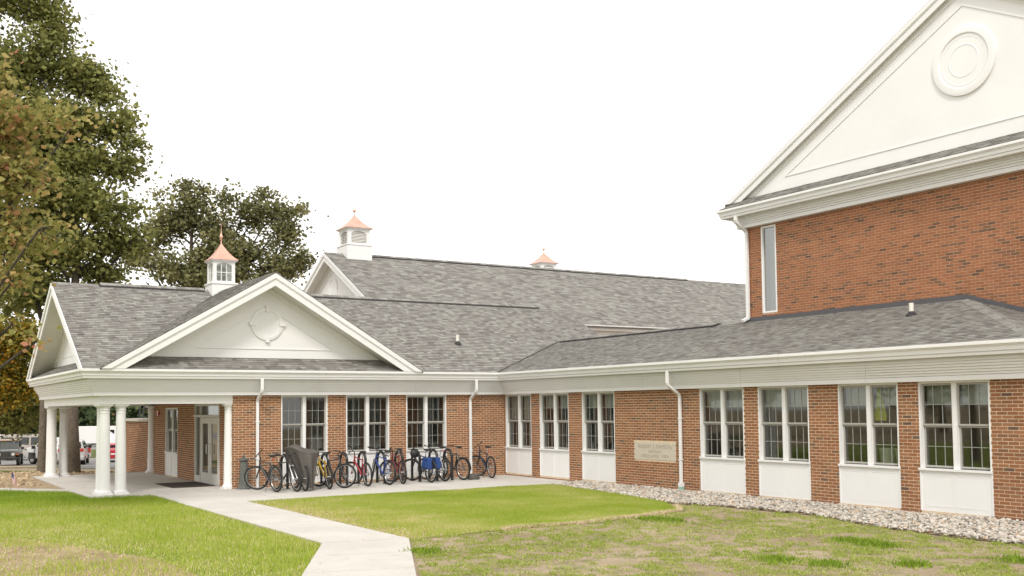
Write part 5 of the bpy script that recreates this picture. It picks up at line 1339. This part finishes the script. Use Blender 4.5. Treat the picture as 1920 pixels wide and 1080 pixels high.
# ================================================================== VEHICLES
def car(px, D, heading, label, cat, prof, hw, glassb, color, L, wheel_r=.36, wheels=(.85, 3.4), name='parked_car', extras=None, tint='glass_car', sc=1.09, roofc=None, track=None):
    """prof: side outline [(x,z,halfwidth)] clockwise; x from tail (0) to nose (L). glassb: list of side windows [(x,z)...]"""
    x, y = px2(px, D); z = zg(x, y)+.012
    e = empty(name, (x, y, z), label, cat, 'vehicles in the parking lot', rz=R(heading)); e.scale = (sc,)*3
    mb = MB(); n = len(prof); cx = L/2
    vs = [(a-cx, -w, b) for a, b, w in prof]+[(a-cx, w, b) for a, b, w in prof]
    mb.add(vs, [tuple(range(n)), tuple(range(2*n-1, n-1, -1))]+[(i, (i+1) % n, n+(i+1) % n, n+i) for i in range(n)])
    body = mb.build('body', color, e, world=False, bevel=.05, smooth=True)
    def wd(z_):
        # half width at height from the profile (upper body)
        ps = sorted(prof, key=lambda p: p[1]); 
        for p, q in zip(ps, ps[1:]):
            if p[1] <= z_ <= q[1]+1e-6: t_ = (z_-p[1])/max(1e-6, q[1]-p[1]); return p[2]*(1-t_)+q[2]*t_
        return ps[-1][2]
    for gp in glassb:
        for s in (-1, 1):
            w_ = MB(); vs = [(a-cx, s*(wd(b)+.012), b) for a, b in gp]; w_.add(vs+[(v_[0], v_[1]-s*.01, v_[2]) for v_ in vs], [tuple(range(len(vs))), tuple(range(2*len(vs)-1, len(vs)-1, -1))]+[(k, (k+1) % len(vs), len(vs)+(k+1) % len(vs), len(vs)+k) for k in range(len(vs))]); w_.build('side_window', tint, e, world=False)
    for wx in wheels:
        for s in (-1, 1):
            we = empty('wheel', (wx-cx, s*(hw-.10), wheel_r)); we.parent = e
            MB().lathe((0, -.11, 0), [(wheel_r*.7, 0), (wheel_r*.96, 0), (wheel_r, .03), (wheel_r, .19), (wheel_r*.96, .22), (wheel_r*.7, .22)], 24, (0, 1, 0)).build('tyre', 'rubber', we, world=False, smooth=True)
            MB().lathe((0, -.115, 0), [(wheel_r*.25, -.005), (wheel_r*.6, .0), (wheel_r*.66, .02), (wheel_r*.66, .21), (wheel_r*.6, .23), (wheel_r*.25, .235)], 14, (0, 1, 0)).build('rim', 'steel', we, world=False)
    if extras: extras(e, cx, L)
    return e
def bxs(e, name, mat, lst, **k):
    for a, b in lst: MB().box(a, b).build(name, mat, e, world=False, **k)
for k_, v_ in dict(car_olive=(.055, .06, .05), car_tan=(.36, .32, .275), car_white=(.72, .71, .69), car_silver=(.42, .42, .41), car_red=(.42, .02, .035), soft_top=(.42, .29, .20), lamp_clear=(.55, .55, .55), lamp_orange=(.5, .12, .03)).items(): paint(k_, v_, .3)
# open-top off-roader, nose to camera
def jeep_x(e, cx, L):
    n = cx
    bxs(e, 'grille_panel', 'car_olive', [((n-.02, -.56, .62), (n+.03, .56, 1.02))])
    for k in range(7): MB().box((n+.031, -.30+k*.09-.02, .66), (n+.04, -.30+k*.09+.02, .98)).build('grille_slot', 'black_paint', e, world=False)
    for s in (-1, 1):
        MB().lathe((n+.031, s*.44, .84), [(.11, 0), (.10, .03)], 18, (1, 0, 0)).build('headlight', 'lamp_clear', e, world=False)
        bxs(e, 'fender', 'car_olive', [((n-.85, s*.50, .90), (n+.06, s*.86, .98))], bevel=.02)
        bxs(e, 'turn_signal', 'lamp_orange', [((n+.061, s*.62, .80), (n+.08, s*.80, .87))])
        bxs(e, 'mirror', 'black_paint', [((n-1.35, s*.84, 1.12), (n-1.27, s*1.02, 1.30))])
    bxs(e, 'bumper', 'black_paint', [((n+.10, -.82, .48), (n+.24, .82, .62))], bevel=.02)
    # cab: windscreen frame and cloth top
    ws = MB().add([(n-1.38, -.66, 1.12), (n-1.38, .66, 1.12), (n-1.52, .60, 1.66), (n-1.52, -.60, 1.66)], [(0, 1, 2, 3)]); ws.build('windscreen', 'glass_car', e, world=False, fix=False)
    fr = MB(); fr.tube([(n-1.37, -.70, 1.08), (n-1.53, -.64, 1.72)], .035, 6).tube([(n-1.37, .70, 1.08), (n-1.53, .64, 1.72)], .035, 6).tube([(n-1.53, -.64, 1.71), (n-1.53, .64, 1.71)], .035, 6); fr.build('windscreen_frame', 'car_olive', e, world=False)
    MB().box((-cx+.1, -.70, 1.72), (n-1.45, .70, 1.82)).build('soft_top', 'soft_top', e, world=False, bevel=.03)
    bxs(e, 'side_window', 'glass_car', [((-cx+.15, -.70, 1.12), (n-1.6, -.68, 1.71)), ((-cx+.15, .68, 1.12), (n-1.6, .70, 1.71))])
jp = [(0, .55, .74), (0, 1.08, .74), (2.35, 1.10, .74), (2.5, 1.08, .70), (3.85, 1.00, .56), (3.85, .60, .56), (3.7, .48, .6), (.2, .45, .7)]
car(17, 79, -101, 'dark green off-roader with tan cloth top facing the camera at far left', 'jeep', jp, .82, [], 'car_olive', 3.85, .38, (.75, 3.15), 'off_roader', jeep_x)
def lights(e, cx, L, hw, z0, z1, rear='alarm_red', rx=0.0):
    for s in (-1, 1):
        bxs(e, 'tail_light', 'alarm_red', [((-cx-.02+rx, s*(hw-.06), z0), (-cx+.05+rx, s*(hw-.26), z1))])
        bxs(e, 'headlight', 'lamp_clear', [((cx-.06, s*(hw-.08), .62), (cx+.02, s*(hw-.40), .82))])
        bxs(e, 'mirror', 'black_paint', [((cx-1.55, s*(hw+.01), 1.12), (cx-1.40, s*(hw+.22), 1.36))])
def van_x(e, cx, L):
    lights(e, cx, L, 1.0, 1.15, 1.75)
    bxs(e, 'bumper', 'black_paint', [((-cx-.12, -.95, .42), (-cx-.01, .95, .58)), ((cx+.0, -.95, .40), (cx+.1, .95, .58))], bevel=.02)
    bxs(e, 'rear_window', 'glass_car', [((-cx-.012, -.78, 1.25), (-cx-.001, -.08, 1.85)), ((-cx-.012, .08, 1.25), (-cx-.001, .78, 1.85))])
    bxs(e, 'roof_rail', 'car_tan', [((-cx+.2, -.75, 2.07), (cx-2.2, -.70, 2.12)), ((-cx+.2, .70, 2.07), (cx-2.2, .75, 2.12))])
vp = [(0, .45, .98), (0, 1.2, 1.0), (.06, 2.0, .84), (.2, 2.06, .80), (3.6, 2.06, .80), (3.85, 2.0, .82), (4.45, 1.25, .92), (5.1, 1.08, .92), (5.2, .8, .92), (5.2, .42, .92), (4.9, .38, .95), (.3, .38, .98)]
car(65, 92, -28, 'tan passenger van parked behind the dark green off-roader', 'van', vp, .99, [[(.25, 1.25), (1.25, 1.25), (1.25, 1.88), (.30, 1.88)], [(1.4, 1.25), (2.5, 1.25), (2.5, 1.88), (1.4, 1.88)], [(2.65, 1.25), (4.2, 1.25), (3.75, 1.88), (2.65, 1.88)]], 'car_tan', 5.2, .37, (.95, 4.3), 'parked_van', van_x)
def pick_x(e, cx, L):
    lights(e, cx, L, .98, .85, 1.2)
    bxs(e, 'grille', 'black_paint', [((cx-.0, -.5, .75), (cx+.03, .5, 1.08))]); bxs(e, 'bumper', 'steel', [((cx+.01, -.95, .45), (cx+.14, .95, .66))], bevel=.03)
    bxs(e, 'windscreen', 'glass_car', [((cx-2.0, -.7, 1.2), (cx-1.98, .7, 1.25))])
    for s in (-1, 1): bxs(e, 'wheel_arch', 'black_paint', [((cx-1.55, s*.985, .38), (cx-.62, s*1.0, .86))])
pp_ = [(0, .55, .98), (0, 1.2, .98), (2.1, 1.22, .96), (2.15, 1.9, .76), (3.5, 1.92, .76), (4.2, 1.28, .9), (5.45, 1.15, .92), (5.5, .9, .93), (5.5, .5, .93), (5.2, .42, .95), (.2, .45, .98)]
car(108, 81, 112, 'white pickup truck parked beside the tan van, behind the columns', 'truck', pp_, .98, [[(2.3, 1.3), (3.1, 1.3), (3.1, 1.82), (2.35, 1.82)], [(3.2, 1.3), (4.0, 1.3), (3.5, 1.82), (3.2, 1.82)]], 'car_white', 5.5, .42, (1.1, 4.4), 'pickup_truck', pick_x)
def suv_x(e, cx, L):
    lights(e, cx, L, .86, .98, 1.2); bxs(e, 'bumper', 'car_silver', [((-cx-.1, -.82, .42), (-cx-.01, .82, .66))], bevel=.03)
    bxs(e, 'rear_window', 'glass_car', [((-cx+.02, -.62, 1.22), (-cx+.05, .62, 1.62))]); bxs(e, 'light_bar', 'alarm_red', [((-cx-.03, -.6, 1.0), (-cx-.012, .6, 1.14))])
    bxs(e, 'licence_plate', 'trim_white', [((-cx-.035, -.16, .76), (-cx-.012, .16, .86))])
sp_ = [(0, .45, .86), (0, 1.15, .86), (.25, 1.66, .66), (.5, 1.72, .62), (2.6, 1.72, .62), (3.4, 1.15, .8), (4.5, 1.0, .8), (4.6, .75, .8), (4.6, .4, .8), (.2, .36, .84)]
car(139, 78, 76, 'silver estate car with full width red tail light, seen behind the thick tree trunk', 'car', sp_, .86, [[(.45, 1.18), (1.5, 1.18), (1.5, 1.6), (.6, 1.6)], [(1.6, 1.18), (3.1, 1.18), (2.6, 1.6), (1.6, 1.6)]], 'car_silver', 4.6, .33, (.85, 3.7), 'parked_car', suv_x)
def red_x(e, cx, L): lights(e, cx, L, .82, .70, .95); bxs(e, 'bumper', 'car_red', [((-cx-.08, -.78, .32), (-cx-.01, .78, .56))], bevel=.03); bxs(e, 'licence_plate', 'trim_white', [((-cx-.10, -.16, .60), (-cx-.012, .16, .70))]); bxs(e, 'rear_window', 'glass_car', [((-cx+.35, -.55, 1.10), (-cx+.37, .55, 1.30))])
rp = [(0, .35, .82), (0, .95, .82), (.55, 1.05, .78), (1.1, 1.38, .58), (2.4, 1.40, .58), (3.1, 1.0, .76), (4.3, .82, .76), (4.4, .6, .76), (4.4, .32, .76), (.2, .3, .8)]
car(209, 86, 82, 'small red car visible between the two front columns', 'car', rp, .82, [[(.8, 1.05), (1.7, 1.05), (1.7, 1.33), (1.1, 1.33)], [(1.8, 1.05), (2.9, 1.05), (2.4, 1.33), (1.8, 1.33)]], 'car_red', 4.4, .31, (.8, 3.6), 'parked_car', red_x)
def bus_x(e, cx, L): lights(e, cx, L, 1.1, .9, 1.3); bxs(e, 'bumper', 'black_paint', [((-cx-.12, -1, .4), (-cx-.01, 1, .56))]); bxs(e, 'windscreen', 'glass_car', [((cx-.42, -.9, 1.2), (cx-.40, .9, 1.75))])
bp_ = [(0, .45, 1.1), (0, 2.5, 1.06), (.25, 2.7, .98), (5.6, 2.7, .98), (5.9, 2.4, 1.0), (6.2, 1.25, 1.02), (7.0, 1.0, 1.0), (7.1, .45, 1.0)]
car(198, 148, -10, 'white shuttle bus parked across the far side of the lot', 'bus', bp_, 1.05, [[(3.6, 1.45), (4.6, 1.45), (4.6, 2.2), (3.6, 2.2)], [(4.8, 1.45), (5.8, 1.45), (5.6, 2.2), (4.8, 2.2)]], 'car_white', 7.1, .42, (1.5, 5.8), 'shuttle_bus', bus_x)
car(150, 165, 60, 'white van partly hidden behind the rear of the shuttle bus', 'van', vp, .99, [[(.4, 1.25), (1.6, 1.25), (1.6, 1.85), (.4, 1.85)], [(2.65, 1.25), (4.2, 1.25), (3.75, 1.85), (2.65, 1.85)]], 'car_white', 5.2, .37, (.95, 4.3), 'parked_van', van_x)
car(238, 138, 20, 'white car at the left end of the low brick wall', 'car', sp_, .86, [[(.45, 1.18), (1.5, 1.18), (1.5, 1.6), (.6, 1.6)], [(1.6, 1.18), (3.1, 1.18), (2.6, 1.6), (1.6, 1.6)]], 'car_white', 4.6, .33, (.85, 3.7), 'parked_car', None)
for px_, D_, l in ((8, 150, 'white car parked in the far row at the left edge'), (30, 140, 'white car in the far row above the off-roader'), (48, 145, 'white car in the far row behind the tan van')):
    car(px_, D_, 70+px_, l, 'car', sp_, .86, [[(.45, 1.18), (1.5, 1.18), (1.5, 1.6), (.6, 1.6)], [(1.6, 1.18), (3.1, 1.18), (2.6, 1.6), (1.6, 1.6)]], 'car_white', 4.6, .33, (.85, 3.7), 'parked_car', None)
for px_, D_, l in ((261.5, 110, 'black lamp post with a curved arm beyond the low brick wall'), (268, 118, 'black lamp post furthest right beyond the low brick wall')):
    x, y = px2(px_, D_); z = zg(x, y); e = empty('lamp_post', (x, y, z), l, 'lamp post', 'lamp posts in the parking lot')
    MB().tube([(0, 0, 0), (0, 0, 4.7)], [.13, .09], 10).build('pole', 'black_paint', e, world=False, smooth=True)
    MB().tube([(0, 0, 4.7), (.1, 0, 5.1), (.4, 0, 5.25), (.7, 0, 5.1)], .07, 8).build('arm', 'black_paint', e, world=False, smooth=True)
    MB().lathe((.7, 0, 4.95), [(.22, -.25), (.25, -.1), (.12, .12), (.04, .18)], 12).build('lamp_shade', 'black_paint', e, world=False, smooth=True)
# clean up stray parent offsets of sub-empties made with world coordinates
